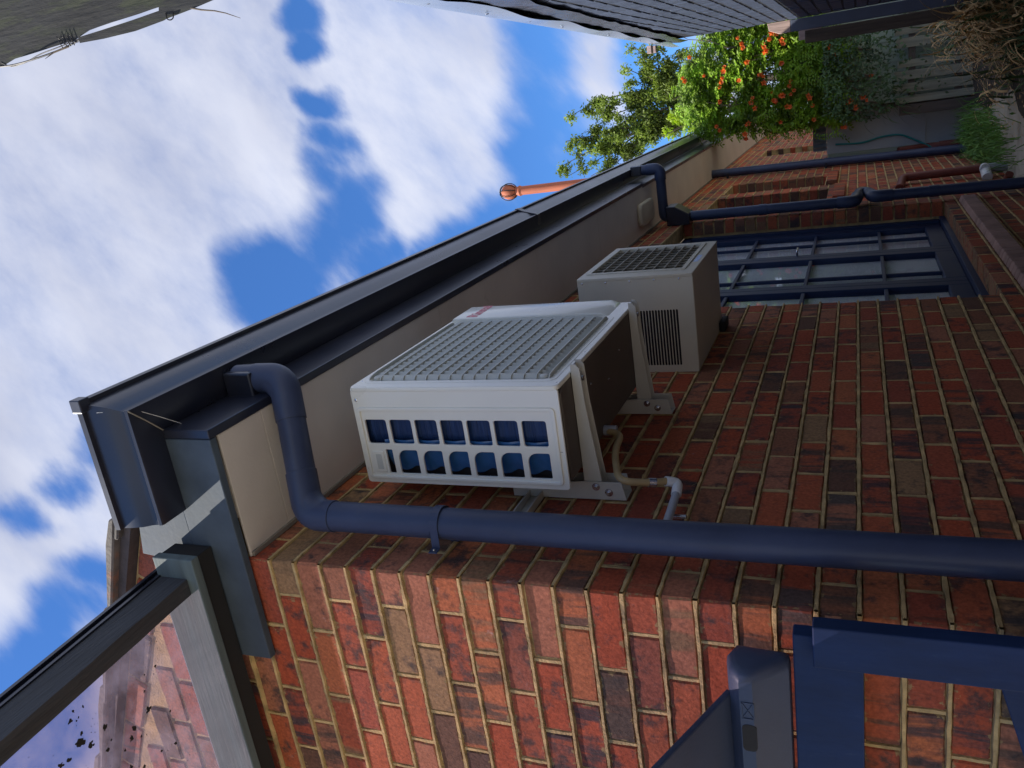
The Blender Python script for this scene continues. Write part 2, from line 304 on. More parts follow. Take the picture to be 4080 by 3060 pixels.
M['bed_and_shade'] = pm('mortar_bed_painted_shade', (.07, .055, .05), .9, var=.4, scale=12, bump=.8)  # mortar bed with the overhang's shade put into its dark brown
M['cap'] = pm('galvanised_flashing', (.55, .63, .72), .28, metal=.8, var=.12, scale=3, bump=.3, bscale=6)
M['membrane'] = pm('black_membrane', (.014, .015, .018), .25, var=.4, scale=5, bump=1.0, bscale=7, stretch=(1, 1.4, 4))
M['terracotta'] = pm('terracotta_pipe', (.42, .12, .055), .7, var=.2, scale=5, bump=.2, bscale=30, stretch=(8, 8, .6))
M['wire'] = pm('black_wire', (.012, .012, .014), .5, metal=.3, bump=0)
M['panel'] = pm('grey_sheet_panel', (.42, .43, .41), .6, var=.08, scale=2)
M['corrugated'] = pm('zinc_corrugated', (.25, .28, .31), .35, metal=.6, var=.1)
M['garden_hose'] = pm('garden_hose_teal', (.02, .24, .22), .5)
M['pipe_red'] = pm('pipe_red_brown', (.17, .04, .025), .6, var=.2, scale=8)
M['concrete'] = pm('concrete_path', (.42, .38, .30), .9, var=.2, scale=2.5, bump=.5, bscale=40, dirt=((.11, .10, .075), 1.3, .5, .7))
M['leaf_vine'] = pm('leaf_vine_green', (.19, .31, .025), .5, var=.75, scale=4.5, bump=0, spec=.4)
M['leaf_tree'] = pm('leaf_tree_olive', (.17, .23, .045), .5, var=.6, scale=1.6, bump=0, spec=.4)
M['leaf_lime'] = pm('leaf_lime', (.30, .42, .02), .5, var=.4, scale=2, bump=0)
M['grass'] = pm('grass_green', (.12, .26, .035), .6, var=.5, scale=5, bump=0)
M['dry_leaf'] = pm('dry_strap_leaf', (.55, .36, .16), .75, var=.6, scale=6, bump=0)
M['wet_leaf'] = pm('dark_strap_leaf', (.06, .11, .03), .6, var=.6, scale=4, bump=0)
M['bark'] = pm('bark', (.12, .095, .07), .9, var=.3, scale=8, bump=.8)
M['flower'] = pm('trumpet_flower_orange', (.85, .16, .05), .5, var=.4, scale=25, bump=0)
M['mould'] = pm('mould_black', (.012, .012, .012), .9, bump=0)
for k in ('leaf_vine', 'leaf_tree', 'leaf_lime', 'flower'):       # light shines through thin leaves
    nt = M[k].node_tree; p = next(n for n in nt.nodes if n.type == 'BSDF_PRINCIPLED'); o = next(n for n in nt.nodes if n.type == 'OUTPUT_MATERIAL')
    tr = nt.nodes.new('ShaderNodeBsdfTranslucent'); mx = nt.nodes.new('ShaderNodeMixShader'); mx.inputs[0].default_value = .38
    src = p.inputs['Base Color'].links[0].from_socket; nt.links.new(nmix(nt, 1, src, (1.5, 1.6, .9), 'MULTIPLY'), tr.inputs[0])
    nt.links.new(p.outputs[0], mx.inputs[1]); nt.links.new(tr.outputs[0], mx.inputs[2]); nt.links.new(mx.outputs[0], o.inputs[0])
def sheet_mat():
    m, nt, p, o = nodes('polycarbonate_tinted'); nt.nodes.remove(p)
    t = nt.nodes.new('ShaderNodeBsdfTransparent'); t.inputs[0].default_value = (.76, .69, .74, 1)
    d = nt.nodes.new('ShaderNodeBsdfTranslucent'); d.inputs[0].default_value = (.30, .28, .34, 1)
    g = nt.nodes.new('ShaderNodeBsdfGlossy'); g.inputs['Roughness'].default_value = .12
    a = nt.nodes.new('ShaderNodeMixShader'); a.inputs[0].default_value = .08; nt.links.new(t.outputs[0], a.inputs[1]); nt.links.new(d.outputs[0], a.inputs[2])
    tcs = nt.nodes.new('ShaderNodeTexCoord'); nz_ = nnoise(nt, 7, 8, tcs.outputs['Object'], .7); kk = nt.nodes.new('ShaderNodeMapRange'); nt.links.new(nz_.outputs['Fac'], kk.inputs['Value']); kk.inputs['From Min'].default_value = .4; kk.inputs['From Max'].default_value = .75; kk.inputs['To Min'].default_value = .05; kk.inputs['To Max'].default_value = .26; nt.links.new(kk.outputs[0], a.inputs[0])
    b = nt.nodes.new('ShaderNodeMixShader'); b.inputs[0].default_value = .04; nt.links.new(a.outputs[0], b.inputs[1]); nt.links.new(g.outputs[0], b.inputs[2]); nt.links.new(b.outputs[0], o.inputs[0])
    return m
M['sheet'] = sheet_mat()
def glass_mat():
    m, nt, p, o = nodes('window_glass'); nt.nodes.remove(p)
    t = nt.nodes.new('ShaderNodeBsdfTransparent'); t.inputs[0].default_value = (.97, .98, .99, 1)
    g = nt.nodes.new('ShaderNodeBsdfGlossy'); g.inputs['Roughness'].default_value = .015
    fr = nt.nodes.new('ShaderNodeLayerWeight'); fr.inputs['Blend'].default_value = .5; fpow = nmath(nt, 'ADD', nmath(nt, 'MULTIPLY', nmath(nt, 'POWER', fr.outputs['Facing'], 4.0), .55), .04)
    b = nt.nodes.new('ShaderNodeMixShader'); nt.links.new(fpow, b.inputs[0]); nt.links.new(t.outputs[0], b.inputs[1]); nt.links.new(g.outputs[0], b.inputs[2]); nt.links.new(b.outputs[0], o.inputs[0])
    return m
M['glass'] = glass_mat()

# ------------------------------------------------------------------ ground
g = MB(); g.add([(-300, -300, GZ), (300, -300, GZ), (300, 300, GZ), (-300, 300, GZ)], [(0, 1, 2, 3)])
go = g.build('ground', M['concrete'], kind='structure')
soil = MB()
for i in range(30):
    for j in range(9):
        pass
sm = pm('garden_soil', (.045, .035, .025), .95, var=.5, scale=9, bump=1.0, bscale=30)
NX, NY = 14, 60
vs = []
for j in range(NY + 1):
    for i in range(NX + 1):
        y = -1.0 + 13.0 * j / NY; e = .55 + .12 * math.sin(y * 2.1) + .05 * math.sin(y * 7); x = e + (1.95 - e) * i / NX
        vs.append((x, y, GZ + .004 + .05 * min(1, i / 3) * (.6 + .8 * mnoise.noise(Vector((x * 4, y * 4, 0))))))
soil.add(vs, [(j * (NX + 1) + i, j * (NX + 1) + i + 1, (j + 1) * (NX + 1) + i + 1, (j + 1) * (NX + 1) + i) for j in range(NY) for i in range(NX)])
soil.build('garden_bed', sm, smooth=True, kind='structure')

# ------------------------------------------------------------------ brickwork
CP, P, H = .086, .2249, .1124
def brick_mesh(L, seed, chamf=.0045):
    r = random.Random(seed); st = [(-.5, .72), (-.5 + .006 / L, 1), (-.17, 1), (.17, 1), (.5 - .006 / L, 1), (.5, .72)]
    vs = []
    for i, (u, q) in enumerate(st):
        for d, z in ((-1, -.5), (-.055, -.5), (0, -.455), (0, .455), (-.055, .5), (-1, .5)):
            jz = r.uniform(-.032, .032) if d > -.9 else 0; jd = r.uniform(-.012, .008) if d > -.9 else 0
            dd = d + jd - (.05 if q < 1 and d > -.9 else 0)
            zz = z * (1 if q == 1 or d < -.9 else .95) + jz
            vs.append((u + (r.uniform(-.006, .006) if d > -.9 else 0), dd, zz))
    fs = [tuple(range(6))[::-1], tuple(range(30, 36))] + [(i * 6 + k, i * 6 + (k + 1) % 6, (i + 1) * 6 + (k + 1) % 6, (i + 1) * 6 + k) for i in range(5) for k in range(6)]
    me = bpy.data.meshes.new('brick'); me.from_pydata(vs, [], fs)
    bm = bmesh.new(); bm.from_mesh(me); bmesh.ops.recalc_face_normals(bm, faces=bm.faces); bm.to_mesh(me); bm.free()
    return me
def with_local(me):
    me.attributes.new('bl', 'FLOAT_VECTOR', 'POINT').data.foreach_set('vector', [q for v in me.vertices for q in v.co]); return me
BR = [brick_mesh(.215, s) for s in range(8)] + [brick_mesh(.10, 20 + s) for s in range(4)]
BRP = []
for me in BR:
    with_local(me); q = me.copy(); me.materials.append(M['brick']); q.materials.append(M['brick_painted']); BRP.append(q)
def pix(v):
    q = Vector(v) - CAM; z = q.dot(FW)
    if z < .05: return None
    return 2040 + FPX * q.dot(RX) / z, 1530 + FPX * q.dot(DN) / z
def barea(mw):
    ps = [pix(mw @ Vector(c)) for c in ((-.5, 0, -.5), (.5, 0, -.5), (.5, 0, .5), (-.5, 0, .5))]
    if any(p is None for p in ps): return 0
    cx = sum(p[0] for p in ps) / 4; cy = sum(p[1] for p in ps) / 4
    if not (-60 < cx < 4140 and -60 < cy < 3120): return 0
    a = 0
    for i in range(4):
        x0, y0 = ps[i]; x1, y1 = ps[(i + 1) % 4]; a += x0 * y1 - x1 * y0
    return abs(a) / 2
def brick_mw(c, d, L, hgt, dep, tilt=0.0):
    """c: centre of the front face; d: outward normal"""
    d = Vector(d); z = Vector((0, 0, 1))
    if tilt: z = Matrix.Rotation(tilt, 3, d) @ z
    u = d.cross(z)
    m3 = Matrix((u, d, z)).transposed().to_4x4()
    e = Euler((rnd.gauss(0, .0035), rnd.gauss(0, .003), rnd.gauss(0, .006))).to_matrix().to_4x4()
    return Matrix.Translation(Vector(c) + d * rnd.gauss(-.0003, .0009)) @ m3 @ e @ Matrix.Diagonal((L, dep, hgt, 1))
def courses(d, base, u0, u1, k0, k1, holes, start_odd, start_even, hid=None, zend=None):
    """running bond of one wall; base(u,z) gives the face point; returns matrices"""
    out = []
    for k in range(k0, k1):
        zc = -CP * k - CP / 2; a = start_odd if k % 2 else start_even; js = [u0]
        while a < u1 - .03:
            if a > u0 + .03: js.append(a)
            a += P
        js.append(u1)
        for a, b in zip(js, js[1:]):
            segs = [(a, b)]
            for ha, hb, za, zb in holes:
                if za < zc < zb:
                    ns = []
                    for p, q in segs:
                        if q <= ha or p >= hb: ns.append((p, q)); continue
                        if p < ha: ns.append((p, ha + .005))
                        if q > hb: ns.append((hb - .005, q))
                    segs = ns
            for p, q in segs:
                if q - p < .03: continue
                L = q - p - .010
                out.append((brick_mw(base((p + q) / 2, zc), d, L, .0745 + rnd.uniform(-.001, .0015), .105), L))
    return out
def emit(bricks, owner_of, limit, meshes, mat, stuff_parent, stuff_name='brickwork'):
    """largest-showing bricks become objects, the rest one joined part"""
    ranked = sorted(range(len(bricks)), key=lambda i: -barea(bricks[i][0])); keep = set(ranked[:limit]); sb = {}
    for i, (mw, L, wk) in enumerate(bricks):
        me = meshes[rnd.randrange(8)] if L > .15 else meshes[8 + rnd.randrange(4)]
        if i in keep and barea(mw) > 120:
            o = bpy.data.objects.new('brick', me); C.objects.link(o); o.parent = owner_of[wk]
            pinv = PART_INV.get(owner_of[wk].name, Matrix()); o.matrix_parent_inverse = pinv; o.matrix_basis = mw
        else:
            mb = sb.setdefault(wk, MB()); mb.add([mw @ v.co for v in me.vertices], [tuple(p.vertices) for p in me.polygons], rnd.random()); mb.b += [tuple(v.co) for v in me.vertices]
    for wk, mb in sb.items(): mb.build(stuff_name, mat, stuff_parent[wk], attr=True, kind='stuff')
PART_INV = {}
def ribbon(mb, p0, p1, d, hw, hgt, seed=0):
    """a proud, ragged line of pointing from p0 to p1 on a face with normal d"""
    p0, p1, d = Vector(p0), Vector(p1), Vector(d); L = (p1 - p0).length; n = max(2, int(L / .022)); t = (p1 - p0).normalized(); s = t.cross(d)
    vs = []
    for i in range(n + 1):
        c = p0 + t * (L * i / n); a = mnoise.noise(c * 31 + Vector((seed, 0, 0))); b = mnoise.noise(c * 47 + Vector((0, seed, 9)))
        sm_ = .35 if mnoise.noise(c * 17) > .42 else 0; e1 = hw * (1 + .42 * a + .22 * rnd.uniform(-1, 1) + sm_); e2 = hw * (1 + .42 * b + .22 * rnd.uniform(-1, 1) + sm_); h = hgt * (1 + .35 * (a + b))
        vs += [c - s * e1 - d * .009, c - s * e1 * .6 + d * h, c + s * e2 * .6 + d * h, c + s * e2 - d * .009]
    mb.add(vs, [(i * 4 + k, i * 4 + k + 1, i * 4 + k + 5, i * 4 + k + 4) for i in range(n) for k in range(3)])

house = thing('brick_house', 'red brick house with dark gutter, beige eave and navy glazed doors along the alley', 'house', (0, 0, GZ))
HI = Matrix.Translation((0, 0, -GZ))
DOOR = (2.606, 5.44, -2.17, -.18)
WIN = [(6.02, 6.82, -1.33, -.27), (7.12, 7.88, -1.25, -.29), (11.0, 11.9, -1.0, -.28)]
TOPK, BOTK, YEND = -1, 32, 17.4
def backing(mb, x0, x1, y0, y1, zt, zb, holes):
    ys = sorted({y0, y1, *[v for h in holes for v in h[:2]]})
    for a, b in zip(ys, ys[1:]):
        hs = [h for h in holes if h[0] <= a and b <= h[1]]
        if hs:
            mb.box(x0, x1, a, b, hs[0][3], zt); mb.box(x0, x1, a, b, zb, hs[0][2])
        else: mb.box(x0, x1, a, b, zb, zt)
wa = MB(); backing(wa, -.128, -.0068, .02, YEND, .30, GZ - .1, [(h[0] - .012, h[1] + .012, h[2] - .0, h[3] + .01) for h in [DOOR] + WIN])
wall_side = wa.build('side_wall', M['mortar'], house)
wb = MB(); wb.box(-3.2, -.0072, .0066, .11, GZ - .1, .3)
wall_end = wb.build('end_wall', M['mortar'], house)
for q in (wall_side, wall_end): PART_INV[q.name] = Matrix()
side = courses((1, 0, 0), lambda u, z: (0, u, z), 0, YEND, TOPK, BOTK, [DOOR] + WIN, H, P)
side = [b for b in side]
allb = []
for mw, L in side:
    k = round((-mw.translation.z - CP / 2) / CP); y = mw.translation.y
    if k % 2 and y < H: continue                            # the corner brick belongs to the end wall
    allb.append((mw, L, 'side'))
endw = courses((0, -1, 0), lambda u, z: (-u, 0, z), 0, 3.1, TOPK - 2, BOTK, [], P, H)
for mw, L in endw:
    k = round((-mw.translation.z - CP / 2) / CP); x = mw.translation.x
    if k % 2 == 0 and x > -H: continue
    allb.append((mw, L, 'end'))
# corner bricks reach the true corner
fix = []
for mw, L, wk in allb:
    if wk == 'end' and mw.translation.x > -.13 and L > .15:
        c = mw.translation.copy(); L2 = P - .005; c.x = -L2 / 2 - .0005; mw = brick_mw(c, (0, -1, 0), L2, .0745, .105); L = L2
    if wk == 'side' and mw.translation.y < .13 and L > .15:
        c = mw.translation.copy(); L2 = P - .005; c.y = L2 / 2 + .0005; c.x = 0; mw = brick_mw(c, (1, 0, 0), L2, .0745, .105); L = L2
    fix.append((mw, L, wk))
allb = fix
emit(allb, {'side': wall_side, 'end': wall_end}, 300, BR, M['brick'], {'side': house, 'end': house})
mr = MB()
for k in range(TOPK - 2, BOTK):
    z = -CP * k
    def run(a, b): ribbon(mr, (0, a, z), (0, b, z), (1, 0, 0), .0060, .0036, k)
    segs = [(0.0, YEND if k > -9 else YEND)]
    for ha, hb, za, zb in [DOOR] + WIN:
        if za < z < zb: segs = [s for p, q in segs for s in ((p, ha), (hb, q)) if not (q <= ha or p >= hb) or True] if False else sum([[(p, ha), (hb, q)] if p < ha and q > hb else [(p, q)] for p, q in segs], [])
    if k >= TOPK:
        for p, q in segs: run(p, min(q, 12.0))
    ribbon(mr, (.001, -.001, z), (-2.4, -.001, z), (0, -1, 0), .0060, .0036, k + 50)
    zc = z - CP / 2
    a = H if k % 2 else P
    while a < 12:
        if not any(ha - .05 < a < hb + .05 and za < zc < zb for ha, hb, za, zb in [DOOR] + WIN): ribbon(mr, (0, a, z - .006), (0, a, z - CP + .006), (1, 0, 0), .0066, -.0008, k)
        a += P
    a = P if k % 2 else H
    while a < 2.4: ribbon(mr, (-a, 0, z - .006), (-a, 0, z - CP + .006), (0, -1, 0), .0066, -.0008, k); a += P
mr.build('pointing', M['mortar'], house, kind='stuff')

# ---- gable above the boxed eave, its raking brick course and verge tiles
RK = .48; rz = lambda x: .443 + RK * (.131 - x)              # underside line of the verge
gb = MB(); gb.prism([(.30, .24), (.30, rz(.30)), (-3.2, rz(-3.2)), (-3.2, .24)], 'y', .0068, .105)
gable = gb.build('gable_wall', M['mortar'], house)
ang = math.atan(RK); rb = []
t = .28
while t > -2.6:
    c = Vector((t - .11 * math.cos(ang), 0, rz(t - .11 * math.cos(ang)) - .05)); rb.append((brick_mw(c, (0, -1, 0), .212, .078, .105, -ang), .212, 'g')); t -= P * math.cos(ang)
for k in range(-14, -3):
    zc = -CP * k - CP / 2 + .012; a = .10 + (H if k % 2 else 0)
    xm = .131 - (zc + .155 - .443) / RK
    x = min(xm, .2)
    while x > -2.6:
        rb.append((brick_mw((x - .107, 0, zc), (0, -1, 0), .212, .0745, .105), .212, 'g')); x -= P
emit(rb, {'g': gable}, 0, BR, M['brick'], {'g': gable}, 'brick_courses')
bd = MB()
bd.prism([(.40, rz(.40)), (.40, rz(.40) + .05), (-3.2, rz(-3.2) + .05), (-3.2, rz(-3.2))], 'y', -.035, .02)
bd.build('verge_bed_and_shade', M['bed_and_shade'], house)  # mortar strip under the tiles, its dark colour includes their painted underside shade
roof = MB(); roof.prism([(.47, rz(.47) + .03), (.47, rz(.47) + .05), (-3.2, rz(-3.2) + .05), (-3.2, rz(-3.2) + .03)], 'y', .02, YEND)
roof_o = roof.build('roof', M['tile'], house)
t = .47; i = 0
while t > -2.8:
    a0, a1 = t, t - .36; m = MB(); z0 = rz(a0) + .055; z1 = rz(a1) + .04
    prof = [(a0, z0 - .012), (a0 - .012, z0 + .020), (a0 - .10, z0 + .066), (a1 - .05, z1 + .028), (a1 - .05, z1 + .010)]
    m.prism(prof, 'y', -.058 + rnd.uniform(-.006, .006), .30)
    for q in range(5): m.v = [(x + mnoise.noise(Vector((x * 30, y * 30, z * 30))) * .004, y + mnoise.noise(Vector((z * 40, x * 30, y))) * .004, z) for x, y, z in m.v] if q == 0 else m.v
    tl = m.build('roof_tile', M['tile'], roof_o, bevel=.005, seg=1); t -= .33; i += 1

# ---- soffit, fascia, gutter
edges = [(.008, .19), (.192, 1.37), (1.373, 2.57), (2.573, 3.77), (3.773, 5.55), (5.553, 8.0), (8.003, 11), (11.003, 14), (14.003, YEND)]
for a, b in edges:
    MB().box(.0, .383, a, b, .067, .075).build('soffit_panel', M['soffit'], house, bevel=.0012, seg=1)
MB().box(.001, .014, .012, YEND, .0575, .0665).build('soffit_bead', M['seam'], house)
def fascia(y0, y1, dx):
    m = MB(); m.prism([(.384 + dx, .064), (.411 + dx, .064), (.411 + dx, .25), (.384 + dx, .25)], 'y', y0, y1); return m
fascia(-.028, 5.12, 0).build('fascia_board', M['slate_metal'], house, bevel=.003)
fascia(5.126, YEND, -.012).build('fascia_board', M['slate_metal'], house, bevel=.003)
m = MB(); m.box(-.325, .383, -.030, -.005, .064, .236); m.build('fascia_board', M['fascia_old'], house, bevel=.003, label='worn grey fascia board on the gable end')
m = MB(); m.prism([(.022, .238), (.40, .238), (.40, .33), (.14, .425), (.0, .455), (-.006, .40), (.022, .33)], 'y', -.027, -.006); m.build('gable_end_plate', M['fascia_old'], house, bevel=.002)
gp = [(.0, .232), (.0, .222), (.086, .219), (.092, .222), (.094, .230), (.090, .236), (.094, .252), (.108, .275), (.117, .31), (.120, .335), (.132, .337), (.134, .353), (.122, .356), (.117, .352)]
inner = [(max(0.0, d - .004), z + .003) for d, z in gp[2:]][::-1] + [(.0, .236)]
prof = gp + inner[1:]
n = len(prof); vs = []
for st_ in (0, 1, 2):
    for d, z in prof:
        z2 = z
        vs.append({0: (.412 + d, YEND, z2), 1: (.412 + d, -.031 - d, z2), 2: (.165, -.031 - d, z2)}[st_])
g_ = MB(); g_.add(vs, [(s * n + i, s * n + (i + 1) % n, (s + 1) * n + (i + 1) % n, (s + 1) * n + i) for s in (0, 1) for i in range(n)] + [tuple(range(n)), tuple(range(2 * n, 3 * n))[::-1]])
g_.build('gutter', M['slate_metal'], house, smooth=True)
m = MB(); m.box(.515, .552, -.172, -.138, .325, .362); m.build('gutter_corner_cap', M['slate_metal'], house, bevel=.003)
m = MB()
for d, z in ((.003, .218),): m.tube([(.412, -.031, .2185), (.460, -.078, .2175), (.504, -.124, .2175)], .002, 6)
m.build('mitre_seam', M['seam'], house)
for y in (3.05,): MB().prism([(.03 + .412, .2175), (.092 + .412, .2165), (.1005 + .412, .232), (.122 + .412, .31), (.137 + .412, .34), (.137 + .412, .358), (.12 + .412, .35), (.44, .225)], 'y', y, y + .05).build('gutter_joiner', M['slate_metal'], house, bevel=.001, seg=1)
# tiny cobweb strands across the corner
m = MB(); m.tube([(.51, -.15, .30), (.50, -.10, .222), (.45, -.03, .214), (.41, .02, .20)], .0007, 4); m.build('cobweb', M['pvc'], house)
m = MB(); m.prism(rrect(.09, .27, 4.86, 5.32, .05), 'z', .028, .066); sv = m.build('soffit_vent', M['old_cream'], house, bevel=.016, seg=3, smooth=True)

# ---- French doors in the recess
frame = MB(); y0, y1, zb, zt = DOOR; FX0, FX1 = -.21, -.125
frame.box(FX0, FX1, y0, y0 + .06, zb, zt); frame.box(FX0, FX1, y1 - .07, y1, zb, zt); frame.box(FX0, FX1, y0, y1, zt - .07, zt); frame.box(FX0, FX1 + .02, y0, y1, zb - .02, zb + .05)
doors = frame.build('door_frame', M['door_paint'], house, bevel=.003)
leaves = [(2.668, 3.505, 3.02), (3.508, 4.42, 3.80), (4.423, 5.368, 4.91)]
RZ = [-.80, -1.247, -1.695]
for a, b, mid in leaves:
    L = MB(); x0, x1 = -.195, -.145; sl = .085
    sb = (.13 if b > 5.3 else sl)
    L.box(x0, x1, a, a + sl, zb + .052, zt - .072); L.box(x0, x1, b - sb, b, zb + .052, zt - .072)
    L.box(x0, x1, a + sl, b - sb, zt - .17, zt - .072); L.box(x0, x1, a + sl, b - sb, zb + .052, zb + .16 if b < 5.3 else zb + .16)
    leaf = L.build('door_leaf', M['door_paint'], house, bevel=.004)
    for z in RZ: MB().box(-.176, -.152, a + sl, b - sb, z - .011, z + .011).build('glazing_bar', M['door_paint'], leaf, bevel=.004)
    MB().box(-.177, -.153, mid - .011, mid + .011, zb + .16, zt - .17).build('glazing_bar', M['door_paint'], leaf, bevel=.004)
    zs = [zb + .16] + RZ[::-1] + [zt - .17]
    for p, q in zip(zs, zs[1:]):
        for c, d in ((a + sl, mid), (mid, b - sb)):
            MB().box(-.170, -.166, c, d, p, q).build('glass_pane', M['glass'], leaf)
    MB().box(-.192, -.188, a + .07, b - .07, zb + .1, zt - .1).build('blind', M['blind'], leaf)
hd = MB(); hd.tube(rounded([(-.145, 4.475, -1.15), (-.11, 4.475, -1.15), (-.11, 4.60, -1.15)], .01), .008, 8); hd.build('door_handle', M['steel'], house, smooth=True)
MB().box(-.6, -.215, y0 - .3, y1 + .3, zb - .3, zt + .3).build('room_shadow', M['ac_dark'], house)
# sloping brick sill on edge
sill = MB(); sill.prism([(-.20, -2.20), (.028, -2.275), (.028, -2.37), (-.10, -2.37)], 'y', y0 + .004, y1 - .004); sill_o = sill.build('door_sill', M['mortar'], house)
yy = y0 + .01
while yy < y1 - .08:
    s = MB(); s.prism([(-.19, -2.185), (.040, -2.262), (.040, -2.355), (-.10, -2.355)], 'y', yy, yy + .072); s.build('sill_brick', M['sill_paint'], sill_o, bevel=.006, seg=2); yy += .083
for (a, b, zb_, zt_) in WIN:
    fr = MB(); fr.box(-.20, -.128, a, a + .05, zb_, zt_); fr.box(-.20, -.128, b - .05, b, zb_, zt_); fr.box(-.20, -.128, a, b, zt_ - .05, zt_); fr.box(-.20, -.128, a, b, zb_, zb_ + .05); fr.box(-.19, -.14, (a + b) / 2 - .02, (a + b) / 2 + .02, zb_, zt_)
    fo = fr.build('window', M['door_paint'], house, bevel=.003); MB().box(-.17, -.166, a + .05, b - .05, zb_ + .05, zt_ - .05).build('glass_pane', M['glass'], fo)
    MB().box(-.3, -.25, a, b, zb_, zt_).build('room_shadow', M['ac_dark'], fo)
    yy = a - .02
    while yy < b:
        s = MB(); s.prism([(-.13, zb_ + .03), (.045, zb_ - .02), (.045, zb_ - .115), (-.05, zb_ - .115)], 'y', yy, yy + .073); s.build('sill_brick', M['brick'], fo, bevel=.004, seg=1); yy += .083
MB().box(-.115, .02, YEND, YEND + .02, GZ, .3).build('corner_board', M['timber_grey'], house)
# small vent bricks low in the pier
for yv, zv in ((5.93, -2.29), (5.93, -2.37)):
    m = MB(); m.box(-.03, .0035, yv - .09, yv + .09, zv - .03, zv + .03); m.build('air_brick', M['ac_dark'], wall_side)

# ------------------------------------------------------------------ downpipes
def socket(name, p, q, r, parent): m = MB(); m.tube([p, q], r, 24); return m.build(name, M['pipe_paint'], parent, smooth=True, bevel=.0015, seg=1)
dp = thing('downpipe', 'nearest slate blue round downpipe with a swan neck at the brick corner', 'downpipe', (.09, .11, GZ), 'round slate blue downpipes')
path = rounded([(.45, .285, .205), (.45, .285, .035), (.09, .112, -.085), (.09, .112, GZ)], .085, 9)
m = MB(); m.tube(path, .0425, 28); m.build('pipe', M['pipe_paint'], dp, smooth=True)
m = MB(); m.box(.405, .482, .235, .335, .118, .219); m.build('gutter_outlet', M['slate_metal'], dp, bevel=.006)
el = rounded([(.45, .285, .135), (.45, .285, .035), (.335, .230, -.003)], .085, 9); m = MB(); m.tube(el, .0455, 28); m.build('elbow', M['pipe_paint'], dp, smooth=True, bevel=.001, seg=1)
el = rounded([(.20, .165, -.048), (.09, .112, -.085), (.09, .112, -.175)], .085, 9); m = MB(); m.tube(el, .0455, 28); m.build('elbow', M['pipe_paint'], dp, smooth=True, bevel=.001, seg=1)
def clip(x, y, z, r, parent):
    m = MB(); n_ = 14; vs = []
    for i in range(n_ + 1):
        t = math.radians(-200 + 220 * i / n_) + math.pi / 2 * 0
        a = math.radians(-100 + 200 * i / n_); vs.append((x + (r + .0015) * math.cos(a), y + (r + .0015) * math.sin(a)))
    full = [(x - .052, y - r - .026), (x - .050, y - r - .004)] + vs + [(.003, y + r + .010), (.003, y + r + .045)]
    outer = [(px + .003, py) for px, py in full]
    m.prism(full + outer[::-1], 'z', z - .012, z + .012); return m.build('pipe_clip', M['pipe_paint'], parent)
c_ = clip(.09, .112, -.515, .044, dp)
m = MB(); m.tube([(.036, .052, -.515), (.046, .052, -.515)], .004, 8); m.build('screw', M['steel'], c_)
dp2 = thing('downpipe', 'slate blue downpipe with a box rainhead standing between the navy doors and the far windows', 'downpipe', (.06, 5.45, GZ), 'round slate blue downpipes')
m = MB(); m.tube(rounded([(.485, 5.42, .215), (.485, 5.42, -.02), (.07, 5.44, -.02), (.07, 5.46, -.10)], .06, 7), .042, 20); m.build('upper_pipe', M['pipe_paint'], dp2, smooth=True)
m = MB(); m.tube(rounded([(.485, 5.42, .09), (.485, 5.42, -.02), (.39, 5.42, -.02)], .06, 6), .048, 20); m.build('elbow', M['pipe_paint'], dp2, smooth=True, bevel=.001)
m = MB(); m.box(.445, .525, 5.37, 5.47, .13, .218); m.build('gutter_outlet', M['slate_metal'], dp2, bevel=.005)
m = MB(); m.prism([(.004, -.055), (.165, -.055), (.165, -.13), (.095, -.245), (.004, -.245)], 'y', 5.36, 5.56); m.build('rainhead', M['slate_metal'], dp2, bevel=.006)
xa, ya = .058, 5.47
m = MB(); m.tube(rounded([(xa, ya, -.24), (xa, ya, -1.53), (xa + .03, ya + .25, -1.56), (xa + .03, ya + .25, -1.62), (xa + .02, ya + .04, -1.66), (xa + .02, ya + .04, GZ)], .05, 6), .042, 20); m.build('pipe', M['pipe_paint'], dp2, smooth=True)
m = MB(); m.tube(rounded([(xa, ya, -1.40), (xa, ya, -1.53), (xa + .02, ya + .12, -1.545)], .05, 6), .048, 20); m.build('elbow', M['pipe_paint'], dp2, smooth=True, bevel=.001)
m = MB(); m.tube(rounded([(xa + .025, ya + .14, -1.645), (xa + .02, ya + .04, -1.66), (xa + .02, ya + .04, -1.80)], .05, 6), .048, 20); m.build('elbow', M['pipe_paint'], dp2, smooth=True, bevel=.001)
socket('pipe_joint', (xa, ya, -.80), (xa, ya, -.86), .046, dp2); socket('pipe_joint', (xa + .02, ya + .04, -2.05), (xa + .02, ya + .04, -2.12), .046, dp2)
dp3 = thing('downpipe', 'farthest slate blue downpipe, straight and cut off below the eave', 'downpipe', (.06, 8.75, GZ), 'round slate blue downpipes')
m = MB(); m.tube([(.06, 8.70, .12), (.06, 8.62, -1.4), (.06, 8.55, -2.62)], .048, 20); m.build('pipe', M['pipe_paint'], dp3, smooth=True)
socket('pipe_joint', (.06, 8.64, -1.20), (.06, 8.635, -1.28), .052, dp3)
for z in (-.13, -1.22, -1.9): MB().box(.002, .06, 8.575, 8.595, z - .012, z + .012).build('pipe_clip', M['ac_dark'], dp3)

